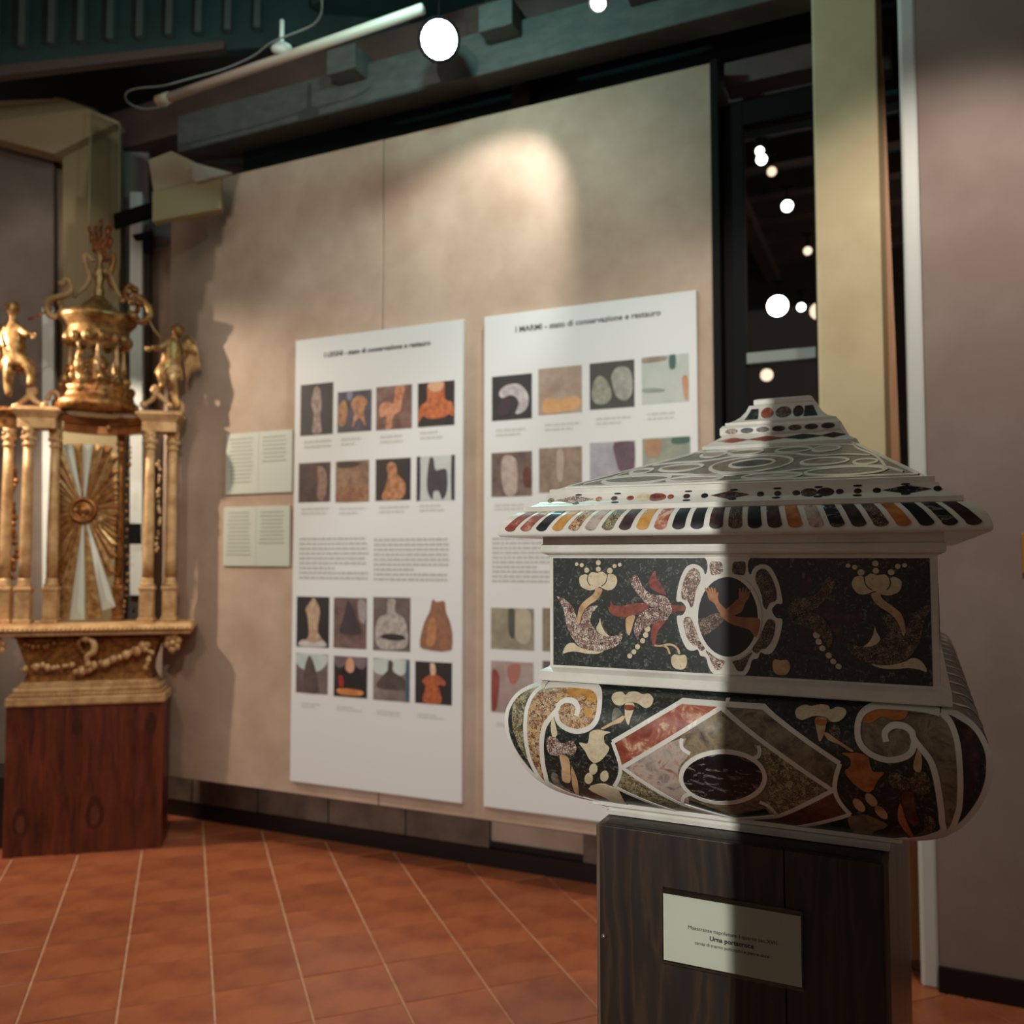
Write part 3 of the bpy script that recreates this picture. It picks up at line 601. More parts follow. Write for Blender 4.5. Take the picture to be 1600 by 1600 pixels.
P2 = [
 (772, 587, 834, 654, ('1c1a1c', '242224', 8), [(('b4aeac', '8f8486', 30), [(.3, .75), (.5, .8), (.72, .76), (.92, .5), (.85, .2), (.6, .12), (.68, .35), (.6, .5), (.45, .55), (.25, .5), (.18, .62)]), (('38242e', '2a1c26', 20), [(.2, .4), (.42, .5), (.5, .3), (.4, .1), (.15, .15)])]),
 (844, 577, 912, 647, ('a08e80', '84705e', 12), [(('b08050', 'c09468', 18), [(.1, .05), (.18, .35), (.5, .3), (.9, .35), (.95, .1), (.5, .03)])]),
 (924, 571, 994, 641, ('34352f', '2c2d28', 8), [(('8d8e7e', '6a6c5c', 30), [(.05, .3), (.1, .6), (.25, .72), (.42, .55), (.5, .3), (.4, .12), (.15, .12)]), (('94958a', '74766a', 30), [(.5, .7), (.62, .86), (.85, .84), (.95, .65), (.95, .3), (.8, .14), (.6, .25), (.52, .5)])]),
 (1005, 564, 1079, 635, ('a8aca6', '9aa29c', 10), [(('335a50', '2c4a42', 14), [(.6, 1), (.72, 1), (.72, .72), (.6, .72)]), (('b58866', 'a07450', 14), [(.86, .5), (.98, .5), (.98, .05), (.9, .1)]), (('6a7c74', '7c8a82', 14), [(.05, .34), (.45, .3), (.45, .24), (.05, .26)]), (('6e6050', '86786a', 14), [(.02, .98), (.5, .98), (.5, .9), (.02, .88)])]),
 (771, 707, 834, 776, ('6c5a50', '4a3a34', 14), [(('a89890', '8c7c72', 30), [(.3, .9), (.6, .85), (.66, .4), (.6, .05), (.35, .05), (.25, .5)]), (('5a2c24', '442018', 20), [(.8, .6), (.98, .6), (.98, .2), (.8, .25)])]),
 (845, 702, 912, 772, ('8a7866', '6e5c4e', 18), [(('a39484', '948474', 20), [(.42, .9), (.58, .9), (.56, .3), (.44, .3)])]),
 (924, 696, 995, 765, ('9c9aa0', '85828a', 14), [(('5a444e', '483640', 20), [(.55, .98), (.98, .98), (.98, .4), (.7, .3), (.58, .6)])]),
 (1006, 692, 1081, 760, ('8a8c7c', '6a7468', 14), [(('335a4a', '28483c', 14), [(.65, .98), (.98, .98), (.98, .86), (.65, .84)]), (('9a7858', '84624a', 14), [(.05, .95), (.4, .95), (.35, .6), (.1, .6)])]),
 (770, 950, 837, 1020, ('8f8873', '716a58', 14), [(('3c3a30', '4c483c', 20), [(.42, .98), (.55, .98), (.55, .3), (.42, .4)]), (('a49c86', '948c78', 20), [(.6, .95), (.92, .9), (.9, .2), (.6, .25)])]),
 (850, 953, 912, 1026, ('847a66', '5e5644', 14), []), (924, 956, 990, 1032, ('7c6a60', '564640', 14), []), (1008, 960, 1080, 1040, ('8c8c80', '66685c', 14), []),
 (850, 1036, 912, 1128, ('70625c', '50443e', 14), []), (924, 1042, 990, 1138, ('94857c', '6c5c54', 14), []), (1008, 1050, 1080, 1148, ('5c4e4a', '7c6a62', 14), []),
 (770, 1033, 836, 1121, ('9a8a84', '84706a', 14), [(('6e2c26', '843c34', 20), [(.02, .8), (.2, .7), (.14, .1), (.02, .05)]), (('a0584c', '8c6058', 20), [(.4, .9), (.7, .95), (.6, .6), (.45, .6)])]),
]
B2 = [(772, 838, 910, 918, 10, INK, 1), (930, 838, 1080, 922, 10, INK, 1)] + caps([(774, 668, 830), (850, 662, 908), (930, 655, 990), (1010, 650, 1060), (772, 786, 832), (774, 1130, 826)])
poster('tall white poster board partly hidden by the urn, marble photographs', [(760, 492), (1090, 460), (1098, 1318), (758, 1262)], -1.6901, -.7402, EYE+1.0775, EYE-1.0799, P2, B2,
       ('I MARMI - stato di conservazione e restauro', (808, 519, 1034, 497)), 'tall white photo posters')
for lb, (x0, y0, x1, y1) in (('upper small white two-column info sheet left of the posters', (355, 679, 457, 769)), ('lower small white two-column info sheet left of the posters', (351, 793, 453, 885))):
    a_, b_ = on_wall(x0, y0, -.004), on_wall(x1, y1, -.004); ta, tb, za, zb = a_.dot(EW), b_.dot(EW), b_.z, a_.z
    r = empty('info_sheet', wallq((ta+tb)/2, za, DW-.004), lb, 'sign')
    MB().box(wallq((ta+tb)/2, (za+zb)/2, DW-.005), tb-ta, .010, zb-za, X=EW, Y=NW, bev=.001).build('sheet', PAPER2, r)
    MB().box(wallq((ta+tb)/2, (za+zb)/2, DW-.0105), .004, .001, zb-za-.01, X=EW, Y=NW).build('fold', INKL, r)
    mb = MB(); 
    for col in (0, 1):
        for k in range(12 if col == 0 else (7 if 'upper' in lb else 9)):
            z = zb-.03-k*(zb-za-.05)/13; t_0 = ta+.02+col*(tb-ta)/2; mb.box(wallq(t_0+(tb-ta)*.19, z, DW-.0105), (tb-ta)*.38*random.uniform(.8, 1), .001, .006, X=EW, Y=NW)
    o = mb.build('text_block', mat('sheet_print', '8b8f84', .7), r); o['kind'] = 'stuff'
# small ochre sign at the extreme right
a_ = on_plane(1597, 790, NW, DR); tt = a_.dot(EW)
tag(MB().box(wallq(tt+.05, EYE+.015, DR-.006), .11, .012, .13, X=EW, Y=NW, bev=.002).build('wall_sign', mat('ochre_sign', 'a8742c', .5), loc=wallq(tt+.05, EYE-.05, DR-.006)), 'small ochre sign cut by the right edge of the photo', 'sign')


# ================================================================== GILDED TABERNACLE ON ITS WOODEN PLINTH
AD = Vector((.975, .222, 0)).normalized(); AN = Vector((-.222, .975, 0)).normalized(); AC0 = Vector((-2.105, 4.32, 0))
def AP(u, v, z): return AC0 + AD*u + AN*v + ZZ*z
def apx2(x, y, v=0):
    p_ = on_plane(x, y, AN, AP(0, v, 0).dot(AN)); q_ = p_-AC0; return q_.dot(AD), p_.z
def apt(x, y, v=0): u, z = apx2(x, y, v); return AP(u, v, z)
def abox(mb, u0, u1, v0, v1, z0, z1, bev=.003, mi=0):
    return mb.box(AP((u0+u1)/2, (v0+v1)/2, (z0+z1)/2), u1-u0, v1-v0, z1-z0, X=AD, Y=AN, bev=bev, mi=mi)
PU0, PU1 = -.360, .360; PT = .725
pli = empty('wooden_plinth', AP(0, .1, 0), 'reddish-brown stained wooden block plinth under the gilded tabernacle', 'plinth')
abox(MB(), PU0+.006, PU1-.006, .012, .19, 0, PT).build('core', RWOOD, pli)
e_ = [PU0, -.19, -.02, .15, PU1]
for i in range(4): abox(MB(), e_[i]+.0004, e_[i+1]-.0004, 0, .012, 0, PT, .0008).build('board', RWOOD, pli)
for s_ in (0, 1): abox(MB(), (PU0, PU1-.006)[s_], (PU0+.006, PU1)[s_], .012, .19, 0, PT, .001).build('side_board', RWOOD, pli)
for (x, y, rx, ry, h) in ((148, 1268, 13, 26, 1), (32, 1284, 12, 22, 1), (236, 1128, 8, 17, 0), (120, 1134, 7, 15, 0)):
    u, z = apx2(x, y, -.001); k_ = .0032
    def KS(a, b, off): return AP(a, -.0005-off, b)
    patch([(u+rx*k_*math.cos(t_*PI/10)*(1-.3*math.sin(t_*PI/10)), z+ry*k_*math.sin(t_*PI/10)) for t_ in range(20)], KS, .0004).build('knot', KNOT, pli)
    if h: patch([(u+rx*.5*k_*math.cos(t_*PI/8), z-ry*.22*k_+ry*.62*k_*math.sin(t_*PI/8)) for t_ in range(16)], KS, .0010).build('knot_heart', KNOTC, pli)

tab = empty('gilded_tabernacle', AP(0, .1, PT), 'carved gilded tabernacle with columns, sunburst and two angels on the wooden plinth', 'altarpiece')
def zz(y, v=0): return apx2(138, y, v)[1]
def uu(x, y=900, v=0): return apx2(x, y, v)[0]
# stepped base mouldings
m_ = MB(); z = PT
for (w_, z1, d0) in ((.366, PT+.045, -.015), (.350, PT+.060, -.008), (.338, PT+.088, 0), (.318, PT+.100, .01), (.308, PT+.112, .015)):
    abox(m_, -w_, w_, d0, .20, z, z1, .008); z = z1
for k in range(34): m_.ball(AP(-.33+k*.02, -.010, PT+.053), .0075, seg=6)
for k in range(31): m_.ball(AP(-.30+k*.02, .006, PT+.094), .0065, seg=6)
m_.build('base_moulding', GOLDM, tab); zf = z
zs_ = zz(992)
# frieze with concave body
m_ = MB(); prf = [(.300, zf), (.285, zf+.04), (.290, zf+.09), (.33, zs_-.02), (.36, zs_)]
for i in range(4):
    (a, z0_), (b, z1_) = prf[i], prf[i+1]
    m_.hexa([AP(-a, .03, z0_), AP(a, .03, z0_), AP(a, .19, z0_), AP(-a, .19, z0_), AP(-b, .03-(b-.3)*.4, z1_), AP(b, .03-(b-.3)*.4, z1_), AP(b, .19, z1_), AP(-b, .19, z1_)])
m_.build('frieze', GOLDD, tab)
def gar(pts, r, n, name, m=GOLDM, jit=.35, v=0, parent=None):
    mb = MB(); P_ = catmull([apt(x, y, v) for x, y in pts], n=6)
    for k in range(n):
        p_ = P_[int(k/(n-1)*(len(P_)-1))]; rr = r*random.uniform(1-jit, 1+jit)
        mb.ball(p_+Vector([random.uniform(-1, 1)*r*.5 for _ in range(3)]), rr, seg=7, sc=(1, .8, random.uniform(.8, 1.4)))
    o_ = mb.build(name, m, parent or tab); o_['kind'] = 'stuff'; return o_
gar([(120, 1050), (145, 1042), (175, 1032), (205, 1020), (232, 1006)], .018, 22, 'garland', GOLDM, v=-.005)
gar([(35, 1046), (60, 1040), (85, 1045), (110, 1040)], .014, 14, 'garland', GOLDM, v=.0)
gar([(38, 1005), (60, 1012), (90, 1006), (120, 1000)], .013, 12, 'garland', GOLDD, v=.01)
gar([(222, 1012), (236, 1018), (232, 1032), (228, 1045)], .015, 8, 'leaf_cluster', GOLDM, v=-.01)
def scroll(path, r, name, m, v=0, parent=None, dep=.02, taper=True):
    P_ = catmull([apt(x, y, v) for x, y in path], n=6); n = len(P_)
    R = [r*(.65+.45*math.sin(PI*i/(n-1))) if taper else r for i in range(n)]
    mb = MB().tube(P_, R, 8); mb.ball(P_[0], r*1.25, seg=8); mb.ball(P_[-1], r*1.1, seg=8); return mb.build(name, m, parent or tab)
scroll([(134, 998), (146, 1004), (146, 1018), (136, 1026), (138, 1038)], .016, 'bracket', GOLDM, v=-.015)
scroll([(128, 998), (122, 1008), (130, 1020)], .012, 'bracket', GOLDD, v=-.01)
# mensa slab with beaded rim
m_ = MB(); zt3 = zz(974); SU = .485
abox(m_, -SU, SU, -.045, .22, zs_, zs_+.018, .006); abox(m_, -SU-.012, SU+.012, -.055, .22, zs_+.018, zt3-.006, .010); abox(m_, -SU, SU, -.045, .22, zt3-.006, zt3, .002)
m_.build('table_slab', GOLDM, tab)
m_ = MB(); k = 0
u = -SU
while u < SU+.01: m_.ball(AP(u, -.058, zs_+.03), .0085, seg=6); u += .0215
m_.build('beaded_rim', GOLDM, tab)['kind'] = 'stuff'
def pendant(u, name='pendant_flower'):
    mb = MB(); c = AP(u, -.01, zs_-.045)
    for k in range(6):
        a = k*PI/3+.3; mb.ball(c+AD*math.cos(a)*.028+ZZ*math.sin(a)*.032, .018, seg=8, sc=(1, .7, 1.1))
    mb.ball(c-AN*.012, .016, seg=8); mb.tube([c+ZZ*.02, c+ZZ*.05], .012, 8)
    mb.lathe([(.018, 0), (.010, -.016), (.002, -.03)], c-ZZ*.03, 8); return mb.build(name, GOLDM, tab)
pendant(uu(270, 1000, -.01)); pendant(-uu(270, 1000, -.01)-.01)
# columns
zc0 = zz(918); zc1 = zz(700)
def column(u, v, m, r=.030, name='column'):
    mb = MB(); c = AP(u, v, 0)
    mb.box(AP(u, v, zt3+.012), r*2.9, r*2.9, .024, X=AD, Y=AN, bev=.004)
    mb.box(AP(u, v, (zt3+zc0)/2+.01), r*2.4, r*2.4, zc0-zt3-.03, X=AD, Y=AN, bev=.003)
    mb.box(AP(u, v, zc0-.006), r*2.9, r*2.9, .020, X=AD, Y=AN, bev=.005)
    mb.lathe([(r*1.25, zc0+.004), (r*1.32, zc0+.014), (r*1.0, zc0+.024), (r*1.12, zc0+.036), (r*.95, zc0+.046)], c, 14)
    b = mb.build('column_base', m, tab)
    H = zc1-zc0
    col = MB().lathe([(r*.95, zc0+.046), (r*.99, zc0+.2*H), (r*.98, zc0+.45*H), (r*.86, zc0+.8*H), (r*.78, zc1)], c, 16)
    col.build(name, m, tab)
    mb = MB().lathe([(r*.78, zc1), (r*1.05, zc1+.006), (r*1.05, zc1+.016), (r*.8, zc1+.022), (r*.85, zc1+.034), (r*1.25, zc1+.050), (r*.85, zc1+.058), (r*.95, zc1+.074), (r*1.35, zc1+.092)], c, 12)
    for k in range(8):
        a = k*PI/4; mb.ball(c+AD*math.cos(a)*r*1.05+AN*math.sin(a)*r*1.05+ZZ*(zc1+.045+.022*(k % 2)), r*.30, seg=6, sc=(1, 1, 1.5))
    mb.build('capital', m, tab)
cols = [(uu(232, 800), .015, GOLDM), (uu(265, 800), .06, GOLDM), (uu(40, 800), .015, GOLDM), (uu(78, 800), .06, GOLDM), (uu(4, 800), .06, GOLDM), (uu(188, 800, .2), .19, GOLDD)]
for u, v, m_ in cols: column(u, v, m_, .027 if m_ is GOLDM else .020)
zi0 = zc1+.092; zi1 = zz(648)
def impost(u0, u1, v0, v1, m=GOLDM, ped_=True):
    mb = MB(); abox(mb, u0, u1, v0, v1, zi0, zi1-.02, .003); mb.build('impost_block', m, tab)
    mb = MB(); 
    for k, (e, h0, h1) in enumerate(((.008, -.02, -.008), (.018, -.008, .004), (.028, .004, .020), (.014, .020, .030))): abox(mb, u0-e, u1+e, v0-e, v1+e, zi1+h0, zi1+h1, .004)
    mb.build('cornice', m, tab)
uL, uR = uu(232, 660)-.030, uu(265, 660)+.034
impost(uL, uR, -.015, .10); impost(uu(40, 660)-.034, uu(78, 660)+.030, -.015, .10); impost(uu(4, 660)-.04, uu(4, 660)+.03, .03, .10, GOLDD)
# concave central entablature
mb = MB()
for k in range(8):
    a0_, a1_ = k/8, (k+1)/8; u0, u1 = uu(97, 660)+(uL-uu(97, 660))*a0_, uu(97, 660)+(uL-uu(97, 660))*a1_
    v0, v1 = .02+.10*math.sin(PI*a0_), .02+.10*math.sin(PI*a1_)
    for (h0, h1, e) in ((zi0-.005, zi0+.02, .0), (zi0+.02, zi1-.035, .012), (zi1-.035, zi1-.02, -.006), (zi1-.02, zi1, -.018)):
        mb.hexa([AP(u0, v0+e, h0), AP(u1, v1+e, h0), AP(u1, v1+.06, h0), AP(u0, v0+.06, h0), AP(u0, v0+e, h1), AP(u1, v1+e, h1), AP(u1, v1+.06, h1), AP(u0, v0+.06, h1)])
mb.build('entablature', mat('red_gold_gilding', '8c5228', .35, metal=.5, col2='a86a34', scale=12), tab)
m_ = MB().ball(apt(169, 668, .09), .011, seg=8).ball(apt(198, 640, .05), .012, seg=8); m_.build('stud', GOLDM, tab)
# broken pediment scrolls carrying the angels
for sgn, xs_ in ((1, (222, 228, 236, 240, 246, 244, 250, 262, 268)), (-1, None)):
    if xs_: pts = list(zip((224, 236, 242, 246, 243, 240, 248, 258, 266), (632, 626, 618, 610, 606, 612, 618, 626, 634)))
    else: pts = list(zip((70, 58, 50, 46, 50, 54, 44, 34, 24), (634, 628, 620, 612, 608, 612, 620, 628, 636)))
    scroll(pts, .016, 'pediment_scroll', GOLDM, v=.0)
scroll([(105, 632), (96, 622), (106, 614), (118, 612), (128, 620), (124, 626)], .014, 'leaf_scroll', GOLDM, v=.02)
scroll([(75, 622), (82, 612), (92, 618), (90, 630)], .012, 'leaf_scroll', GOLDM, v=.02)
scroll([(270, 648), (282, 644), (283, 632), (274, 626)], .015, 'leaf_scroll', GOLDM, v=.03)
# sunburst
sb = MB(); sv = .14; c0 = apx2(131, 797, sv); 
bx0, by1 = apx2(86, 692, sv); bx1, by0 = apx2(180, 968, sv)
NR = 44
def rayp(mbx, a0_, a1_, r0, th, mi=0):
    def hit(a):
        dx, dz = math.cos(a), math.sin(a); t_ = 9
        if abs(dx) > 1e-6: t_ = min(t_, ((bx1 if dx > 0 else bx0)-c0[0])/dx)
        if abs(dz) > 1e-6: t_ = min(t_, ((by1 if dz > 0 else by0)-c0[1])/dz)
        return t_
    R_ = min(hit(a0_), hit(a1_), hit((a0_+a1_)/2)); P_ = [(r0, a0_), (R_, a0_), (R_, a1_), (r0, a1_)]
    f = [AP(c0[0]+r*math.cos(a), sv, c0[1]+r*math.sin(a)) for r, a in P_]; g = [p_+AN*th for p_ in f]
    mid = AP(c0[0]+R_*.9*math.cos((a0_+a1_)/2), sv-.008, c0[1]+R_*.9*math.sin((a0_+a1_)/2))
    mbx.hexa([f[0], f[1], g[1], g[0], f[3], f[2], g[2], g[3]], mi); mbx.add([f[0], f[1], f[2], f[3], mid], [(0, 1, 4), (1, 2, 4), (2, 3, 4), (3, 0, 4)], mi)
for k in range(NR):
    a = 2*PI*k/NR; a += .05
    sil = (abs(math.cos(a)) < .34 and k % 2 == 0)
    o = MB(); rayp(o, a, a+2*PI/NR*.86, .055, .014); o.build('ray', SILVER if sil else (GOLD if k % 2 else GOLDD), tab)
cc = AP(c0[0], sv, c0[1])
MB().lathe([(.068, -.0), (.068, .02), (.058, .034), (.050, .022), (.046, .012), (.030, .012), (.022, .030), (.004, .036)], cc, 20, axis=-AN).build('sunburst_boss', GOLDD, tab)
for (x, y, r) in ((157, 812, .016), (155, 822, .009), (118, 796, .008), (130, 805, .007)):
    MB().ball(apt(x, y, sv-.03), r, seg=8).build('stud', GOLDM, tab)
gar([(247, 722), (250, 750), (246, 780), (250, 810), (246, 840), (244, 860)], .0085, 24, 'garland', GOLDM, v=.0)
gar([(204, 700), (199, 760), (198, 840), (198, 920), (192, 965)], .009, 24, 'garland', GOLD, v=.12)
gar([(18, 710), (24, 745), (18, 790), (24, 850), (20, 900)], .014, 24, 'garland', GOLDD, v=.10)
# round temple above
tv = .12; tu = apx2(152, 560, tv)[0]; tc = AP(tu, tv, 0)
def tz(y): return apx2(152, y, tv)[1]
MB().lathe([(.205, tz(640)-.02), (.205, tz(632)), (.185, tz(628)), (.175, tz(618)), (.185, tz(612)), (.16, tz(606)), (.15, tz(600))], tc, 20).build('temple_base', GOLDD, tab)
for j, (zy, r0, n, rr) in enumerate(((612, .165, 14, .022), (596, .150, 13, .020), (582, .135, 11, .017))):
    m_ = MB()
    for k in range(n):
        a = 2*PI*(k+.5*j)/n; m_.ball(tc+AD*math.cos(a)*r0+AN*math.sin(a)*r0+ZZ*(tz(zy)+random.uniform(-.01, .01)), rr*random.uniform(.7, 1.2), seg=7, sc=(1, 1, random.uniform(1, 1.7)))
    o_ = m_.build('foliage_band', GOLD if j % 2 else GOLDD, tab); o_['kind'] = 'stuff'
MB().lathe([(.07, tz(612)), (.075, tz(595)), (.05, tz(580)), (.06, tz(566)), (.03, tz(556))], tc, 12).build('inner_urn', GOLD, tab)
m_ = MB().ball(AP(tu-.05, tv-.14, tz(580)), .028, seg=9, sc=(1, .8, 1.3)).ball(AP(tu-.03, tv-.15, tz(600)), .034, seg=9).ball(AP(tu-.045, tv-.15, tz(562)), .016, seg=8); m_.build('cherub_relief', GOLD, tab)
for k in range(8):
    a = 2*PI*k/8+.25; p_ = tc+AD*math.cos(a)*.125+AN*math.sin(a)*.125; z0_, z1_ = tz(588), tz(538); H = z1_-z0_
    MB().lathe([(.014, z0_), (.010, z0_+.1*H), (.015, z0_+.3*H), (.009, z0_+.6*H), (.008, z0_+.85*H), (.014, z1_)], p_, 10).build('baluster', GOLDM, tab)
m_ = MB().lathe([(.14, tz(536)), (.15, tz(530)), (.148, tz(518)), (.155, tz(514)), (.185, tz(504)), (.190, tz(497)), (.17, tz(494)), (.10, tz(486)), (.05, tz(470)), (.02, tz(462))], tc, 24)
for k in range(14):
    a = 2*PI*k/14+.1; m_.ball(tc+AD*math.cos(a)*.145+AN*math.sin(a)*.145+ZZ*(tz(534)), .026, seg=8, sc=(1, 1, 1.25))
m_.build('temple_cornice', GOLD, tab)
# crown scrolls and finial
def mx(pts): return [(2*155-x, y) for x, y in pts]
s1 = [(97, 443), (104, 436), (111, 445), (108, 458), (92, 464), (78, 468), (73, 480), (78, 492), (88, 494), (96, 484), (94, 474)]
for pth, m_ in ((s1, GOLDM), ([(2*154-x, y+10) for x, y in s1], GOLDD)): scroll(pth, .016, 'crown_scroll', m_, v=.06)
s2 = [(117, 461), (127, 454), (136, 444), (140, 432), (136, 420), (132, 404), (136, 398), (144, 406)]
for pth, m_ in ((s2, GOLDM), (mx(s2), GOLDD)): scroll(pth, .013, 'crown_scroll', m_, v=.12)
scroll([(165, 424), (173, 430), (178, 444), (186, 460), (192, 468)], .010, 'crown_scroll', GOLDM, v=.08)
scroll([(158, 408), (170, 400), (178, 410)], .010, 'crown_scroll', GOLDD, v=.12)
MB().lathe([(.05, tz(492)), (.03, tz(484)), (.02, tz(470)), (.028, tz(455)), (.016, tz(445)), (.030, tz(432)), (.020, tz(420)), (.012, tz(410)), (.022, tz(402)), (.010, tz(392)), (.006, tz(372))], tc, 12).build('finial_stem', GOLD, tab)
m_ = MB()
for (x, y, r) in ((143, 372, .016), (150, 360, .016), (158, 350, .014), (168, 362, .018), (172, 378, .018), (160, 385, .02), (148, 388, .016), (163, 398, .014), (140, 358, .011), (174, 350, .011)):
    m_.ball(apt(x, y, tv), r*1.1, seg=7, sc=(.8, .6, 1.6)); m_.tube([apt(157, 408, tv), apt((157+x)/2, (404+y)/2, tv), apt(x, y+3, tv)], [.008, .010, .007], 6)
m_.build('flame_finial', mat('copper_gilding', 'a2582c', .42, metal=.45, col2='7c3c1c', scale=20), tab)
scroll([(206, 472), (212, 462), (222, 468), (232, 480), (234, 494), (224, 503), (210, 500), (204, 490)], .017, 'trumpet_scroll', GOLD, v=.04)
MB().ball(apt(201, 456, .04), .020, seg=8).ball(apt(193, 470, .04), .017, seg=8).ball(apt(208, 494, .02), .024, seg=8).build('cherub_head', GOLD, tab)
MB().tube([apt(232, 498, .03), apt(241, 516, .03), apt(256, 532, .03)], .0055, 6).build('rod', GOLDM, tab)
MB().tube([apt(82, 482, .06), apt(66, 490, .04), apt(44, 499, .03)], .0055, 6).build('rod', GOLDD, tab)

# angels
def skinned(name, joints, edges, m, parent, root=0, sub=2):
    base = world_loc(parent); me = bpy.data.meshes.new(name); me.from_pydata([p_-base for p_, r in joints], edges, [])
    o = bpy.data.objects.new(name, me); C.objects.link(o); o.parent = parent; me.materials.append(m)
    md = o.modifiers.new('skin', 'SKIN'); md.use_smooth_shade = True
    for i, (p_, r) in enumerate(joints): me.skin_vertices[0].data[i].radius = (r, r)
    me.skin_vertices[0].data[root].use_root = True
    s_ = o.modifiers.new('sub', 'SUBSURF'); s_.levels = s_.render_levels = sub; return o
def angel(J, wing, sgn, tunic):
    """J: photo points (x, y, extra depth, radius) of the joints of a seated angel"""
    K = [(apt(x, y, v), r*1.32) for x, y, v, r in J]
    E_ = [(0, 1), (1, 2), (2, 3), (3, 4), (2, 5), (5, 6), (6, 7), (2, 8), (8, 9), (9, 10), (0, 11), (11, 12), (12, 13), (13, 14), (0, 15), (15, 16), (16, 17), (17, 18)]
    o = skinned('angel', K, E_, GOLD, tab)
    h = K[4][0]; f = (-AN-AD*sgn*.5).normalized(); s_ = f.cross(ZZ).normalized()
    hm = MB().ball(h, .034, seg=12, sc=(.9, .9, 1.15)); hm.ball(h+f*.028-ZZ*.006, .007, seg=6); hm.ball(h+f*.025-ZZ*.018, .006, seg=6, sc=(1.4, 1, .6))
    for q in (-1, 1): hm.ball(h+f*.024+s_*q*.010+ZZ*.004, .0045, seg=6); hm.ball(h+s_*q*.027-ZZ*.002, .007, seg=6, sc=(.6, 1, 1.4))
    hm.build('head', GOLD, o)
    hr = MB()
    for k in range(16):
        a = k*2.4; b = k/16*1.4; d_ = (AD*math.cos(a)*math.sin(b)+AN*math.sin(a)*math.sin(b)+ZZ*math.cos(b)); hr.ball(h+d_*.029+AN*.006, .011, seg=6)
    hr.build('hair', GOLDD, o)
    for hd_, el in ((K[7][0], K[6][0]), (K[10][0], K[9][0])):        # hands: palm, four fingers, thumb
        d_ = (hd_-el).normalized(); sd = d_.cross(ZZ).normalized() if abs(d_.z) < .9 else AD; nn = d_.cross(sd)
        hb = MB().ball(hd_+d_*.008, .010, seg=8, sc=(1.1, 1.1, .8))
        for q in range(4): hb.tube([hd_+d_*.012+nn*(q-1.5)*.0052, hd_+d_*.022+nn*(q-1.5)*.0056, hd_+d_*(.032-.002*abs(q-1.3))+nn*(q-1.5)*.0056+sd*.004], [.0026, .0024, .0018], 6)
        hb.tube([hd_+nn*.008, hd_+d_*.010+nn*.014, hd_+d_*.018+nn*.016], [.003, .0027, .002], 6); hb.build('hand', GOLD, o)
    tn = MB(); hp_ = K[0][0]; sh = K[2][0]
    tn.lathe([(.050, -.055), (.058, -.050), (.050, -.02), (.038, .02), (.040, .06), (.032, .085)], hp_, 12, axis=(sh-hp_), sx=1.25, sy=1.1)
    for k in range(9):
        a = 2*PI*k/9; tn.tube([hp_+AD*math.cos(a)*.036+AN*math.sin(a)*.03+ZZ*.03, hp_+AD*math.cos(a)*.05+AN*math.sin(a)*.04-ZZ*.03, hp_+AD*math.cos(a)*.055+AN*math.sin(a)*.045-ZZ*.07], [.008, .013, .010], 6)
    tn.build('tunic', tunic, o)
    # wing: overlapping feathers
    for row, (n_, ln, m_) in enumerate(((7, 1.0, GOLDM), (6, .62, GOLD))):
        wm = MB(); c_ = apt(*wing[0]); tip = apt(*wing[1]); dirw = tip-c_; Lw = dirw.length; dw_ = dirw.normalized()
        out = (AD*sgn) 
        for k in range(n_):
            f_ = k/(n_-1); st = c_ + out*(.006+.060*f_)*(.9 if row else 1) + ZZ*(.050-.06*abs(f_-.35)) - AN*(.010*row)
            en = st + dw_*Lw*ln*(1-.35*f_) + out*.010*f_
            wm.tube([st, st.lerp(en, .35), st.lerp(en, .8), en], [.012, .021, .019, .004], 6, flat=.35, up=AN)
        wm.build('wing', m_, o)
JR = [(266, 572, .02, .034), (268, 556, .02, .034), (271, 538, .02, .030), (275, 528, .015, .013), (277, 517, .01, .018),
      (262, 540, .0, .017), (248, 543, -.02, .013), (236, 544, -.03, .010),
      (280, 545, .03, .016), (276, 560, .0, .013), (268, 566, -.02, .010),
      (260, 574, -.01, .026), (251, 582, -.03, .022), (255, 600, -.02, .016), (252, 608, -.03, .012),
      (270, 578, .0, .026), (268, 590, -.02, .021), (273, 618, -.01, .015), (280, 638, -.02, .012)]
angel(JR, ((284, 536, .03), (291, 606, .03)), 1, GOLDM)
JL = [(24, 560, .02, .034), (24, 542, .02, .034), (22, 516, .02, .030), (20, 500, .015, .013), (19, 482, .01, .020),
      (34, 516, .0, .018), (42, 522, -.02, .014), (49, 523, -.03, .010),
      (10, 516, .02, .018), (4, 530, .0, .014), (8, 544, -.02, .010),
      (34, 562, -.01, .026), (46, 570, -.03, .022), (50, 588, -.02, .016), (46, 604, -.03, .012),
      (16, 566, .0, .026), (14, 580, -.02, .021), (12, 600, -.01, .015), (14, 620, -.02, .012)]
angel(JL, ((8, 522, .03), (-2, 590, .03)), -1, GOLDD)

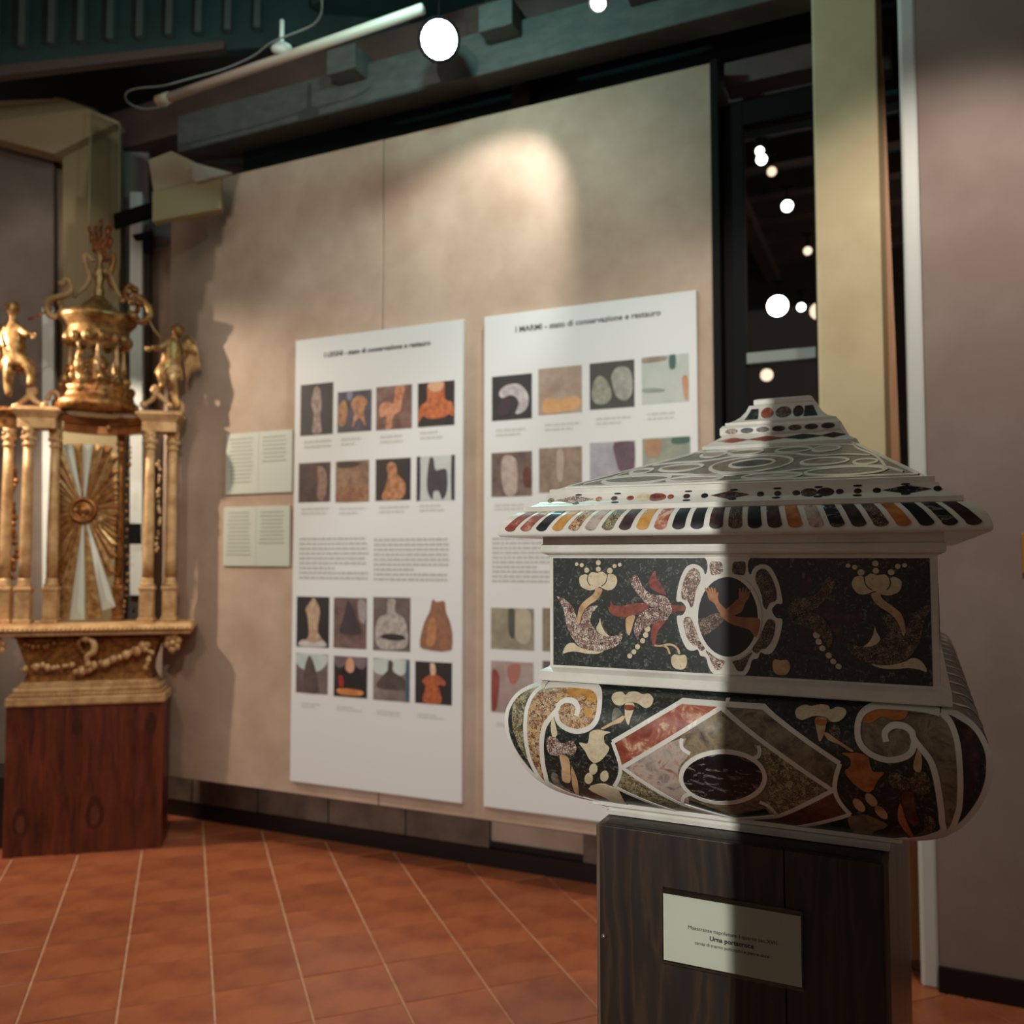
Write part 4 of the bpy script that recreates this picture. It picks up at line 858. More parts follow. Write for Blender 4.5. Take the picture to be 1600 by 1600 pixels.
# ================================================================== PEDESTAL + URN
TH = .4425
UD = Vector((math.cos(TH), -math.sin(TH), 0)); UN = Vector((math.sin(TH), math.cos(TH), 0)); UC = Vector((.2888, 1.1813, EYE))
def U(a, b, z): return UC + UD*a + UN*b + ZZ*z
LC = .6424; HW = .2737
ZP = -.3895
PZ = EYE+ZP
ped = empty('wooden_pedestal', U(0, LC, -EYE), 'tall dark stained wooden pedestal carrying the inlaid marble urn', 'pedestal')
PW = .1904; PH0, PH1 = .03, 2*LC-.03
MB().box(U(0, LC, (ZP-EYE)/2), PW*2-.006, PH1-PH0-.006, PZ, X=UD, Y=UN, bev=.002).build('core', DWOOD, ped)
xs = [-PW, .070, PW]
for i in range(2):
    MB().box(U((xs[i]+xs[i+1])/2, PH0+.001, (ZP-EYE)/2), xs[i+1]-xs[i]-.0012, .014, PZ, X=UD, Y=UN, bev=.0012).build('plank', DWOOD, ped)
SW = mat('lit_side_wood', '5a4a3e', .35, stops=[(.3, '453628'), (.6, '6a5848')], scale=3, stretch=(10, 10, 1))  # side planks lighter, the light on them put into the colour
for s_ in (-1, 1):
    for k in range(4):
        MB().box(U(s_*(PW+.002), PH0+(k+.5)*(PH1-PH0)/4, (ZP-EYE)/2), (PH1-PH0)/4-.002, .010, PZ-.004, X=UN, Y=UD, bev=.0012).build('plank', SW, ped)
MB().ball(U(-PW+.007, PH0-.007, ZP-.157), .004).build('nail', mat('steel_nail', '8a8078', .35, metal=.8), ped)
# label card in its clear holder
lab = empty('label_card', on_plane(1146, 1520, UN, (U(0, PH0-.008, 0)).dot(UN)), 'clear plastic holder with white caption card on the pedestal front', 'label')
dF = U(0, PH0-.0065, 0).dot(UN)
def ap(x, y): p_ = on_plane(x, y, UN, dF); v = p_-UC; return v.dot(UD), v.z
(a0, z0), (a1, z1) = ap(1037, 1398), ap(1253, 1536); a2, z2 = ap(1036, 1503)
def LS(u, v, off=0): return U(u, PH0-.0095-off, v)
zt2 = (z0+ap(1253, 1428)[1])/2; zb2 = (z1+z2)/2
MB().box(U((a0+a1)/2, PH0-.0085, (zt2+zb2)/2), a1-a0, .001, zt2-zb2, X=UD, Y=UN).build('card', CARD, lab)
MB().box(U((a0+a1)/2+.001, PH0-.0125, (zt2+zb2)/2+.002), a1-a0+.004, .002, zt2-zb2+.012, X=UD, Y=UN, bev=.0005).build('holder_front', GLASS, lab)
MB().box(U((a0+a1)/2+.001, PH0-.0065, (zt2+zb2)/2+.002), a1-a0+.004, .001, zt2-zb2+.012, X=UD, Y=UN).build('holder_back', pane_mat('holder_back_pane', 'e8e8e4'), lab)
cm, ww = (a0+a1)/2+.002, a1-a0; hh = zt2-zb2; DK = mat('caption_ink', '1d1b1a', .6)
place_text('Maestranze napoletane I quarto sec.XVII', .0062, LS(cm, zb2+hh*.535, .0002), UD, ZZ, DK, lab, 'caption_lettering', align='CENTER', ext=.0001, width=ww*.64)
place_text('Urna portacroce', .0085, LS(cm, zb2+hh*.42, .0002), UD, ZZ, DK, lab, 'caption_lettering', bold=.00022, align='CENTER', ext=.0001, width=ww*.32)
place_text('tarsia di marmi policromi e pietre dure', .0055, LS(cm, zb2+hh*.325, .0002), UD, ZZ, DK, lab, 'caption_lettering', align='CENTER', ext=.0001, width=ww*.54)

urn = empty('marble_urn', U(0, LC, ZP), 'large lidded marble urn inlaid with coloured stones on the wooden pedestal', 'urn')
def ring_solid(levels, name, m, parent, sub=1):
    mb = MB(); L_ = levels
    def cor(w_, hl, z): return [U(-w_, LC-hl, z), U(w_, LC-hl, z), U(w_, LC+hl, z), U(-w_, LC+hl, z)]
    K = [cor(*l) for l in L_]; n = len(K)
    for s_ in range(4):
        V = [];
        for k in range(n): V += [K[k][s_], K[k][(s_+1) % 4]]
        mb.add(V, [(2*k, 2*k+1, 2*k+3, 2*k+2) for k in range(n-1)], 0, sub == 1)
    mb.add(K[0], [(3, 2, 1, 0)]); mb.add(K[-1], [(0, 1, 2, 3)])
    return mb.build(name, m, parent)
def lv(w_, z): return (w_, LC+(w_-HW), z)
def sharp(pr):           # duplicate points give crisp edges between flat runs
    out = []
    for p_ in pr: out.append(p_)
    return out
def interp(pr, t):
    t = min(max(t, pr[0][2]), pr[-1][2])
    for i in range(len(pr)-1):
        if pr[i][2] <= t <= pr[i+1][2] or i == len(pr)-2:
            f = (t-pr[i][2])/((pr[i+1][2]-pr[i][2]) or 1e-9); return tuple(pr[i][k]+(pr[i+1][k]-pr[i][k])*f for k in range(3)), i
def surf_of(pr):         # front face of a mitred ring: (a, z) -> point
    def s_(a, z, off):
        (w_, hl, zz), i = interp(pr, z); A_, B_ = pr[i], pr[i+1]
        t_ = Vector((0, A_[1]-B_[1], B_[2]-A_[2])).normalized()      # (-, b, z) along profile; b = LC-hl
        nb, nz = -t_.z, t_.y
        if nb > 0: nb, nz = -nb, -nz
        return U(a, LC-hl+nb*off, zz+nz*off)
    return s_
def prof(pts, n=4):      # smooth a list of (w, z)
    q_ = catmull([Vector((a, b)) for a, b in pts], False, n); return [lv(p_.x, p_.y) for p_ in q_]
# --- foot
foot = ring_solid([lv(.190, ZP), lv(.197, ZP+.001), lv(.198, -.384), lv(.194, -.382), lv(.195, -.3785), lv(.205, -.374), lv(.211, -.3725), lv(.213, -.3715), lv(.213, -.366), lv(.205, -.3645)], 'foot_moulding', MARBLE, urn, sub=0)
# --- bulging bowl
bowlp = prof([(.210, -.366), (.225, -.3605), (.252, -.346), (.278, -.325), (.296, -.298), (.308, -.270), (.3125, -.245), (.311, -.222), (.301, -.202), (.286, -.1915), (.262, -.1835)], 5)
bowl = ring_solid(bowlp, 'bowl', GREEN, urn)
BS = surf_of(bowlp)
# --- casket
casp = [lv(.262, -.1835), lv(.2737, -.1818), lv(.2745, -.180), lv(.2745, -.168), lv(.270, -.1655), lv(.264, -.1625), lv(.262, -.160), lv(.262, .001), lv(.264, .004), lv(.2705, .0065), lv(.2725, .009), lv(.2725, .0185), lv(.270, .0205), lv(.270, .0310)]
cas = ring_solid(casp, 'casket', MARBLE, urn, sub=0)
CS = surf_of([lv(.262, -.160), lv(.262, .001)])
# --- lid
gad = prof([(.318, .0308), (.3205, .034), (.320, .041), (.316, .051), (.308, .060), (.297, .0668), (.288, .069)], 4)
cav = prof([(.285, .0762), (.281, .0785), (.273, .083), (.268, .088), (.2655, .0945)], 4)
lidl = gad + [lv(.291, .0685), lv(.292, .0695), lv(.292, .0755)] + cav + [lv(.262, .0945), lv(.262, .095), lv(.262, .1025), lv(.259, .1035)]
WT, ZT = .140, .212
lidl += [(.253, LC-.0207, .104), (WT, WT, ZT)]
lid = ring_solid([lv(.30, .0306)]+lidl, 'lid', MARBLE, urn, sub=0)
PYR = [(.253, LC-.0207, .104), (WT, WT, ZT)]
PS = surf_of(PYR); GS = surf_of(gad); VS = surf_of(cav)
tier = [(.141, .141, ZT-.002), (.142, .142, ZT+.006), (.138, .138, ZT+.0085), (.136, .136, ZT+.009), (.112, .112, ZT+.026), (.110, .110, ZT+.027), (.113, .113, ZT+.031), (.113, .113, ZT+.044), (.108, .108, ZT+.050), (.104, .104, ZT+.0505), (.104, .104, ZT+.056), (.099, .099, ZT+.0565),
        (.088, .088, ZT+.062), (.078, .078, ZT+.070), (.069, .069, ZT+.082), (.064, .064, ZT+.094), (.054, .054, ZT+.0945), (.056, .056, ZT+.097), (.056, .056, ZT+.106), (.050, .050, ZT+.109)]
ring_solid(tier, 'finial', MARBLE, urn, sub=0)
TS_ = surf_of(tier)

def inlay(parent, m, name='inlay', **k):
    return lambda mb: mb.build(name, m, parent)
# ---- casket front panel
pu = homog([(847.5, 872.5), (1467, 872), (1461, 1071), (852, 1044)], [(-.2565, -.0005), (.2535, -.0005), (.2535, -.1595), (-.2565, -.1595)])
def c5(p_): return pu(820+p_[0]/4, 820+p_[1]/4)
AC = c5((1278, 585)).x
patch([(-.2565, -.1595), (.2535, -.1595), (.2535, -.0005), (-.2565, -.0005)], CS, .0004).build('dark_ground', GREEN, cas)
def both(polys, m, m2, off=.0010, sm=True, surf=CS, conv=c5, ax=None, parent=None, name='inlay', res=None, n=3):  # m2: stone of the right half, its shade put into darker colours
    ax = AC if ax is None else ax; parent = parent or cas
    for poly in polys:
        P_ = [conv(p_) for p_ in poly]
        if sm: P_ = catmull(P_, True, n)
        patch(P_, surf, off, res).build(name, m, parent)
        if m2: patch([Vector((min(2*ax-p_.x, .2520), p_.y)) for p_ in P_][::-1], surf, off, res).build(name, m2, parent)
flowerA = [(290, 345), (303, 325), (330, 315), (350, 322), (372, 302), (410, 306), (445, 298), (475, 318), (500, 312), (530, 322), (546, 355), (535, 392), (508, 416), (470, 416), (430, 398), (400, 412), (365, 420), (328, 410), (300, 390)]
leafA = [(140, 460), (165, 468), (190, 475), (235, 510), (265, 560), (285, 620), (300, 645), (308, 612), (325, 560), (350, 530), (385, 520), (417, 520), (400, 545), (377, 575), (370, 615), (388, 655), (425, 690), (475, 710), (530, 712), (578, 695), (582, 722), (560, 760), (510, 790), (430, 808), (350, 800), (290, 770), (240, 710), (213, 650), (195, 570), (170, 505)]
both([leafA], SPECK, SPECKD)
both([flowerA], CREAM, CREAM, .0011)
for q_ in ([(352, 318), (346, 345), (352, 370), (366, 388)], [(480, 318), (476, 350), (464, 375), (440, 392)]):
    P_ = [c5(p_) for p_ in q_]
    ribbon(P_, .0012, CS, .0015).build('groove', BLACK, cas); ribbon([Vector((2*AC-p_.x, p_.y)) for p_ in P_], .0012, CS, .0015).build('groove', BLACK, cas)
both([[(400, 405), (445, 410), (440, 442), (410, 482), (370, 508), (335, 540), (314, 580), (303, 620), (294, 640), (284, 620), (285, 575), (300, 520), (340, 480), (380, 450), (398, 425)]], TAN, TAN, .0014)
both([[(435, 596), (444, 640), (470, 688), (498, 714), (450, 706), (415, 678), (412, 655), (428, 625)], [(192, 824), (200, 790), (225, 762), (260, 757), (290, 778), (350, 800), (420, 810), (462, 806), (420, 824), (350, 824), (280, 812), (230, 814)]], CREAM, CREAM, .0013)
for (x, y, r_) in ((272, 250, 12), (306, 256, 14), (340, 289, 17), (418, 240, 17), (418, 282, 17), (495, 292, 19), (527, 262, 14), (562, 253, 13), (748, 665, 20), (737, 703, 18), (717, 740, 17), (684, 778, 17), (660, 810, 16), (633, 836, 16)):
    both([disc(x, y, r_, n=12)], CREAM, CREAM, .0012, sm=False, name='bead')
both([[(670, 316), (695, 350), (720, 400), (770, 440), (840, 450), (882, 472), (910, 520), (905, 560), (880, 590), (855, 568), (800, 535), (740, 505), (690, 450), (650, 400), (636, 360), (648, 330)],
      [(765, 533), (830, 540), (882, 578), (880, 602), (830, 615), (770, 640), (720, 670), (692, 710), (686, 738), (665, 700), (660, 655), (680, 600), (715, 558)]], SPECK, SPECKD, .0013)
both([[(797, 293), (812, 340), (850, 400), (872, 448), (820, 432), (770, 405), (757, 360), (772, 325)], [(503, 486), (522, 514), (570, 520), (640, 505), (710, 500), (757, 515), (745, 537), (690, 567), (620, 590), (560, 590), (510, 570), (488, 540), (502, 518)],
      [(900, 513), (950, 515), (996, 520), (998, 550), (950, 550), (900, 562)], [(872, 598), (862, 625), (832, 660), (812, 700), (802, 750), (786, 772), (774, 720), (775, 670), (790, 630), (830, 610)]], REDJ, PURP, .0011)
both([[(612, 592), (665, 580), (652, 640), (630, 706), (610, 680), (604, 625)]], TAN, PURP, .0012)
for path in ([(788, 765), (830, 772), (880, 762), (920, 768), (948, 792), (958, 822)], [(850, 768), (880, 785), (895, 822)]):
    P_ = [c5(p_) for p_ in path]; ribbon(P_, .0028, CS, .0011).build('tendril', TAN, cas); ribbon([Vector((2*AC-p_.x, p_.y)) for p_ in P_], .0028, CS, .0011).build('tendril', PURP, cas)
both([[(905, 845), (925, 824), (960, 830), (992, 826), (1006, 850), (1004, 890), (985, 915), (955, 918), (925, 908), (906, 880)]], CREAM, TAN, .0012)
# cartouche: white plate, speckled pads, dark oval with crossed arms
lo_ = [(1278, 172), (1080, 172), (1128, 205), (1146, 245), (1144, 288), (1130, 316), (1118, 285), (1090, 258), (1050, 248), (1005, 268), (968, 335), (947, 415), (940, 486), (975, 492), (1003, 530), (978, 576), (943, 582), (950, 650), (975, 730), (1008, 788), (1048, 800), (1078, 792), (1095, 830), (1130, 842), (1148, 900), (1180, 945), (1220, 958), (1278, 962)]
Lf = catmull([c5(p_) for p_ in lo_], False, 3); full = Lf + [Vector((2*AC-p_.x, p_.y)) for p_ in Lf[::-1][1:-1]]
full = [Vector((p_.x, max(-.1594, min(-.0002, p_.y)))) for p_ in full]
patch(full, CS, .0016).build('cartouche', MARBLE, cas)
both([[(1062, 275), (1092, 300), (1100, 350), (1078, 400), (1062, 450), (1056, 500), (1036, 528), (1016, 488), (976, 468), (976, 400), (1000, 330), (1030, 285)], [(988, 598), (1030, 590), (1060, 650), (1090, 720), (1128, 775), (1100, 800), (1072, 772), (1045, 765), (1010, 720), (990, 660)],
      [(1130, 795), (1200, 845), (1252, 862), (1240, 890), (1222, 916), (1192, 916), (1170, 880), (1150, 835)], [(1163, 236), (1210, 232), (1240, 240), (1246, 300), (1205, 316), (1168, 312)]], SPECK, SPECKD, .0022)
ov = [c5(p_) for p_ in disc(1278, 583, 196, 252, 40)]
patch(ov, CS, .0024).build('oval_field', BLACK, cas)
ring = [c5(p_) for p_ in disc(1278, 583, 207, 264, 40)]; ribbon(ring, .0052, CS, .0028, closed=True, n=1).build('oval_rim', MARBLE, cas)
patch(catmull([c5(p_) for p_ in ((1085, 603), (1130, 590), (1180, 566), (1232, 566), (1252, 600), (1205, 650), (1150, 690), (1112, 705), (1092, 660))], True, 3), CS, .0028).build('sleeve', SPECKD, cas)
def arm(pts, fingers, off):
    mb = patch(catmull([c5(p_) for p_ in pts], True, 3), CS, off)
    for a_, b_, wd in fingers: ribbon([c5(a_), c5(((a_[0]+b_[0])/2+2, (a_[1]+b_[1])/2)), c5(b_)], lambda t_, wd=wd: wd*(1-.35*t_), CS, off+.0001, mb=mb, n=3)
    return mb
arm([(1225, 575), (1290, 518), (1330, 482), (1352, 462), (1352, 430), (1392, 425), (1422, 440), (1412, 470), (1394, 492), (1372, 548), (1340, 566), (1290, 590)], [((1358, 440), (1357, 402), .0034), ((1374, 436), (1380, 396), .0032), ((1391, 436), (1402, 398), .0032), ((1406, 442), (1426, 412), .003)], .0031).build('forearm', SKIN, cas)
arm([(1148, 450), (1152, 425), (1195, 425), (1212, 450), (1222, 492), (1270, 540), (1310, 573), (1380, 588), (1440, 588), (1484, 600), (1480, 655), (1455, 712), (1420, 668), (1350, 645), (1290, 625), (1245, 590), (1208, 530), (1190, 498), (1160, 478)], [((1158, 445), (1130, 402), .0032), ((1170, 438), (1150, 396), .0034), ((1182, 436), (1172, 398), .0034), ((1196, 440), (1192, 402), .0032), ((1204, 462), (1214, 428), .003)], .0034).build('forearm', SKIN, cas)

DKRED = mat('dark_red_brown_breccia', '5a3226', .42, stops=[(.3, '38201a'), (.5, '5c3628'), (.66, '7c4c38'), (.76, '94765a')], scale=46, detail=8, distort=.6)
# ---- bowl front: map photo points onto the curved surface
def resid(x, y):
    u = (x-800)/740; v = (y-1080)/230
    l_ = (8.5+(-7-8.5)*v, -3.6+(-9.1+3.6)*v); r_ = (5.3+(-6.2-5.3)*v, 2.8+(8.1-2.8)*v); f = (x-860)/560; f = min(max(f, -.15), 1.15)
    return l_[0]+(r_[0]-l_[0])*f, l_[1]+(r_[1]-l_[1])*f
def bpx(x, y):
    dx, dy = resid(x, y); x += dx; y += dy; r_ = ray(x, y); s0 = .6
    def g(s__):
        p_ = O+r_*s__; v = p_-UC; a, b, z = v.dot(UD), v.dot(UN), v.z
        z = min(max(z, bowlp[0][2]), bowlp[-1][2]); (w_, hl, _), i = interp(bowlp, z); return b-(LC-hl), a, z, w_
    lo, hi = .5, 1.6
    for _ in range(40):
        m_ = (lo+hi)/2
        if g(m_)[0] < 0: lo = m_
        else: hi = m_
    _, a, z, w_ = g(hi); a = max(-w_+.001, min(w_-.001, a)); return Vector((a, z))
def b3(p_): return bpx(780+p_[0]/4, 940+p_[1]/4)
def b4(p_): return bpx(1160+p_[0]/4, 940+p_[1]/4)
RES = .0055
ac3 = .0
def bboth(poly, m, m2, off=.0010, sm=True, name='inlay', res=RES, n=3):  # m2: mirrored stone, mostly a darker variant carrying the right half's shade
    P_ = [b3(p_) for p_ in poly]; P_ = catmull(P_, True, n) if sm else P_
    cl = []
    for p_ in P_:
        if not cl or (p_-cl[-1]).length > 4e-4: cl.append(Vector((p_[0], min(max(p_[1], -.3655), -.184))))
    patch(cl, BS, off, res).build(name, m, bowl)
    if m2: patch([Vector((-p_.x, p_.y)) for p_ in cl][::-1], BS, off, res).build(name, m2, bowl)
line2 = [(255, 540), (190, 590), (152, 680), (147, 800), (166, 930), (215, 1060), (300, 1180), (400, 1255), (500, 1300)]
inner = [(520, 1300), (420, 1245), (345, 1180), (292, 1100), (267, 1000), (257, 880), (272, 790), (335, 700)]
outer = [(215, 525), (130, 540), (75, 590), (48, 680), (60, 820), (110, 930), (200, 1060), (300, 1165), (400, 1235), (540, 1302)]
bboth(line2[::-1]+[(215, 530), (130, 548), (82, 590), (56, 680), (68, 820), (115, 930), (205, 1060), (300, 1160), (400, 1232), (480, 1285)], GREENBR, PURP, .0006, sm=False)
bboth(line2+inner+[(345, 760), (400, 808), (470, 828), (540, 810), (588, 760), (603, 680), (598, 600), (560, 548), (480, 535), (350, 530)], GOLDBR, GREYBR, .0009, sm=False)
bboth([(560, 548), (500, 540), (430, 545), (395, 560), (400, 600), (450, 612), (500, 600), (540, 640), (580, 640), (590, 590)], YELLOW, ORANGE, .0012)
bboth([(520, 680), (560, 700), (555, 740), (520, 730), (505, 700)], YELLOW, GREYBR, .0012)
def bline(path, wd=.0062, m=MARBLE, off=.0018, mirror=True, conv=b3, smooth=True, n=5, name='white_line'):
    P_ = [conv(p_) for p_ in path]; P_ = catmull(P_, False, n) if smooth else densify(P_)
    ribbon(P_, wd, BS, off, smooth=False).build(name, m, bowl)
    if mirror: ribbon([Vector((-p_[0], p_[1])) for p_ in P_], wd, BS, off, smooth=False).build(name, m, bowl)
def densify(P_, d=.008):
    out = []
    for i in range(len(P_)-1):
        k = max(1, int((P_[i+1]-P_[i]).length/d)); out += [P_[i].lerp(P_[i+1], j/k) for j in range(k)]
    return out+[P_[-1]]
zs = [bowlp[k] for k in range(1, len(bowlp)-1)]
for s_ in (-1, 1):
    ribbon([Vector((s_*(w_-.0030), z)) for w_, hl, z in zs], .0060, BS, .0012, smooth=False).build('white_line', MARBLE, bowl)
bline(line2); bline(inner+[(350, 660), (390, 636), (440, 642), (470, 682), (463, 732)], .0070)
bline([(260, 542), (350, 530), (480, 535), (560, 548), (598, 600), (603, 680), (588, 760), (540, 810), (470, 828), (400, 808), (352, 768), (334, 705)], .0070)
# diamond frames (left from one crop, right from the other, real asymmetry kept by mirroring the average)
DIA = [(700, 890), (1120, 632), (1410, 648)]
bboth([(720, 890), (1120, 645), (1400, 655), (1400, 665), (770, 1045), (748, 1000)], REDBR, GREYBR, .0009, sm=False)
bboth([(765, 1060), (1160, 1280), (1405, 1370), (1405, 1385), (1150, 1348), (735, 1168), (762, 1100)], GREENBR, DKRED, .0009, sm=False)
P_ = [b3(p_) for p_ in ((772, 1050), (1400, 668))]; top = Vector((0, P_[1].y)); lf = P_[0]; bt = Vector((0, -.3535))
patch([lf, bt, Vector((-lf.x, lf.y)), top], BS, .0009, RES).build('inlay', GREYBR, bowl)
bboth([(780, 1050), (1130, 860), (1142, 920), (1182, 960), (1122, 1050), (1140, 1150), (1190, 1220), (1160, 1262)], PINKBR, GREENBR, .0013)
ocz = b3((1395, 1095)); 
ovl = [b3(p_) for p_ in disc(1395, 1095, 262, 158, 36)]; cx_ = sum(p_.x for p_ in ovl)/36; ovl = [Vector((p_.x-cx_, p_.y)) for p_ in ovl]
patch(ovl, BS, .0019, RES).build('inlay', BLACKV, bowl)
ribbon(ovl, .0058, BS, .0024, closed=True, n=1).build('white_line', MARBLE, bowl)
def mline(path, wd=.0058, smooth=False):      # left half line whose last point is forced to the centre
    P_ = [b3(p_) for p_ in path]; P_[-1].x = 0
    F_ = P_ + [Vector((-p_.x, p_.y)) for p_ in P_[::-1][1:]]
    ribbon(densify(F_), wd, BS, .0018, smooth=False).build('white_line', MARBLE, bowl)
mline([(700, 890), (1120, 632), (1400, 650)]); mline([(770, 1050), (1400, 668)])
bline([(700, 890), (742, 990), (760, 1060), (752, 1120), (728, 1170)], .0052)
mline([(728, 1170), (1150, 1350), (1410, 1388)], .0046); mline([(770, 1050), (1160, 1272), (1410, 1372)], .0052)
bline([(1134, 862), (1130, 890), (1142, 925), (1190, 955)], .0048); bline([(1215, 1205), (1172, 1218), (1158, 1250), (1172, 1278)], .0048)
bline([(1408, 610), (1400, 655)], .005, mirror=False)
# flowers on the bowl
bboth([(675, 618), (690, 585), (738, 578), (760, 598), (785, 578), (830, 576), (868, 592), (908, 588), (938, 620), (926, 660), (890, 676), (850, 652), (820, 642), (772, 642), (740, 662), (700, 655)], CREAM, CREAM, .0012)
bboth([(765, 648), (820, 652), (815, 700), (802, 745), (792, 785), (770, 742), (764, 700)], CREAM, TAN, .0013)
bboth([(764, 660), (818, 664), (815, 690), (766, 688)], REDJ, ORANGE, .0018)
bboth([(768, 735), (745, 768), (690, 785), (640, 812), (622, 806), (660, 782), (705, 756), (750, 728)], TAN, TAN, .0012)
bboth([(555, 830), (600, 815), (640, 822), (682, 832), (645, 850), (652, 900), (682, 932), (650, 992), (600, 1026), (560, 1000), (530, 950), (490, 900), (540, 906), (550, 870)], CREAM, ORANGE, .0012)
bboth([(690, 690), (720, 680), (745, 710), (720, 745), (690, 770)], GREYV, SPECKD, .0011)
for x, y in ((590, 1065), (565, 1125), (662, 1108)): bboth(disc(x, y, 27, 34, 12), CREAM, TAN, .0012, sm=False, name='drop')
bboth([(316, 735), (335, 790), (350, 852), (322, 866), (306, 800)], CREAM, TAN, .0012)
bboth([(288, 872), (340, 868), (380, 908), (440, 888), (476, 930), (462, 975), (400, 972), (350, 984), (300, 962)], SPECK, SPECKD, .0012)
bboth([(375, 980), (430, 1000), (448, 1080), (450, 1152), (402, 1140), (392, 1060)], TAN, DKRED, .0013)
bboth([(452, 1058), (480, 1100), (502, 1165), (516, 1240), (482, 1240), (462, 1150)], TAN, ORANGE, .0012)
bboth([(568, 1190), (640, 1158), (700, 1172), (762, 1205), (820, 1295), (745, 1300), (680, 1245)], CREAM, GREYBR, .0012)
bboth([(330, 1100), (370, 1110), (420, 1190), (470, 1270), (420, 1240), (360, 1170)], GREYV, SPECKD, .0011)
bboth([(500, 1262), (600, 1270), (700, 1300), (620, 1306), (540, 1296)], PINKBR, GREYBR, .0011)
# ---- foot and rim of lid inlays: 25 gadroon tongues
gm = [REDJ, REDBR, BLACK, YELLOW, GOLDBR, PINKBR, GREENBR, PURP, YELLOW, REDBR, BLACK, BLACK, PURP, SPECKD, BLACK, PURP, ORANGE, PINKBR, BLACKV, PURP, SPECKD, ORANGE, BLACK, BLACKV, PURP]
for k in range(25):
    ab = -.3005 + k*(.601/24); wd = .0088; k_t = .93
    P_ = []
    for j in range(9):
        th = PI + PI*j/8; P_.append(Vector((ab*(1-.0*j) + wd*math.cos(th), .0432+.0052*math.sin(th))))
    P_ += [Vector((ab*.955+wd*.93, .058)), Vector((ab*.918+wd*.86, .0672)), Vector((ab*.918-wd*.86, .0672)), Vector((ab*.955-wd*.93, .058))]
    patch(P_, GS, .0008, .0035).build('tongue_inlay', gm[k], lid)
# cavetto band: lozenges, almond leaves and dots
dCv = U(0, LC-interp(cav, .086)[0][1], 0).dot(UN)
def acv(px): return (on_plane(px, 770, UN, dCv)-UC).dot(UD)
ZM = .0858
def band(px, hw_px, kind, m):
    a_ = acv(px); h_ = (acv(px+hw_px)-acv(px-hw_px))/2
    if kind == 'dot': P_ = [(a_+h_*math.cos(t_*PI/7), ZM+.0034*math.sin(t_*PI/7)) for t_ in range(14)]
    elif kind == 'dia': P_ = [(a_-h_, ZM), (a_-h_*.4, ZM-.0035), (a_, ZM-.0058), (a_+h_*.4, ZM-.0035), (a_+h_, ZM), (a_+h_*.4, ZM+.0035), (a_, ZM+.0058), (a_-h_*.4, ZM+.0035)]
    else: P_ = [(a_+h_*math.cos(t_*PI/9), ZM+.0058*math.sin(t_*PI/9)) for t_ in range(18)]
    patch(P_, VS, .0008, .004).build('band_inlay', m, lid)
for px, h_, kd, m_ in ((861, 5, 'dot', GREENBR), (898, 29, 'dia', SPECK), (936, 5, 'dot', GOLDBR), (960, 5, 'dot', SPECKD), (985, 5.5, 'dot', REDJ), (1006, 13, 'leaf', CREAM), (1027, 14, 'leaf', REDBR), (1048, 5, 'dot', REDJ), (1073, 5.5, 'dot', PURP), (1101, 5.5, 'dot', BLACK), (1140, 30, 'dia', SPECKD),
                      (1188, 5.5, 'dot', PURP), (1215, 5.5, 'dot', PURP), (1244, 6, 'dot', PURP), (1264, 13, 'leaf', SPECKD), (1290, 13, 'leaf', PURP), (1312, 6, 'dot', PURP), (1340, 6, 'dot', PURP), (1370, 6.5, 'dot', BLACK), (1417, 38, 'dia', BLACKV), (1465, 6.5, 'dot', BLACK)):
    band(px, h_, kd, m_)
for px in (903, 964, 1075, 1146, 1214, 1279, 1340, 1415):
    a_ = acv(px)
    for zz in (.0795, .0930): patch([(a_+.0055*math.cos(t_*PI/5), zz+.0012*math.sin(t_*PI/5)) for t_ in range(10)], VS, .0008).build('band_inlay', BLACK, lid)
# pyramid front face: grey veined field with white interlace
hp = homog([(868, 753), (1466, 746), (1340, 697), (1100, 699)], [(-.253, .104), (.253, .104), (WT, ZT), (-WT, ZT)])
def c1(p_): return hp(760+p_[0]/4, 580+p_[1]/4)
def c2(p_): return hp(1160+p_[0]/4, 580+p_[1]/4)
patch([(-.244, .1055), (.244, .1055), (.134, .2105), (-.134, .2105)], PS, .0006).build('field_inlay', GREYV, lid)
def pell(u0, v0, ru, rv, m, wl_=.0042, n=24):
    P_ = [Vector((u0+ru*math.cos(2*PI*k/n), v0+rv*math.sin(2*PI*k/n))) for k in range(n)]
    if m: patch(P_, PS, .0012).build('field_inlay', m, lid)
    ribbon(P_, wl_, PS, .0018, closed=True, n=1).build('white_line', MARBLE, lid)
pell(0, .150, .062, .024, GREYBR); pell(0, .1515, .034, .012, GREEN)
for s_ in (-1, 1):
    pell(s_*.150, .1195, .052, .0095, GREYV); pell(s_*.055, .1150, .040, .0068, PINKBR); pell(s_*.112, .148, .034, .010, GREYBR); pell(s_*.042, .192, .030, .009, GREYBR); pell(s_*.098, .190, .022, .010, PINKBR); pell(s_*.172, .1420, .016, .007, GREYBR)
    ribbon([(s_*.243, .1065), (s_*.134, .2095)], .004, PS, .0018, smooth=False).build('white_line', MARBLE, lid)
    for path in ([(s_*.225, .113), (s_*.195, .128), (s_*.150, .132), (s_*.085, .128), (s_*.06, .124), (0, .1215)], [(s_*.175, .160), (s_*.14, .166), (s_*.10, .166), (s_*.07, .172), (s_*.05, .178), (0, .180)], [(s_*.145, .198), (s_*.120, .203), (s_*.08, .206), (0, .204)], [(s_*.205, .1185), (s_*.185, .155), (s_*.150, .185), (s_*.140, .20)]):
        ribbon(path, .0036, PS, .0018).build('white_line', MARBLE, lid)
ribbon([(-.243, .1065), (.243, .1065)], .003, PS, .0018, smooth=False).build('white_line', MARBLE, lid)
fin = [o for o in urn.children if o.name.startswith('finial')][0]
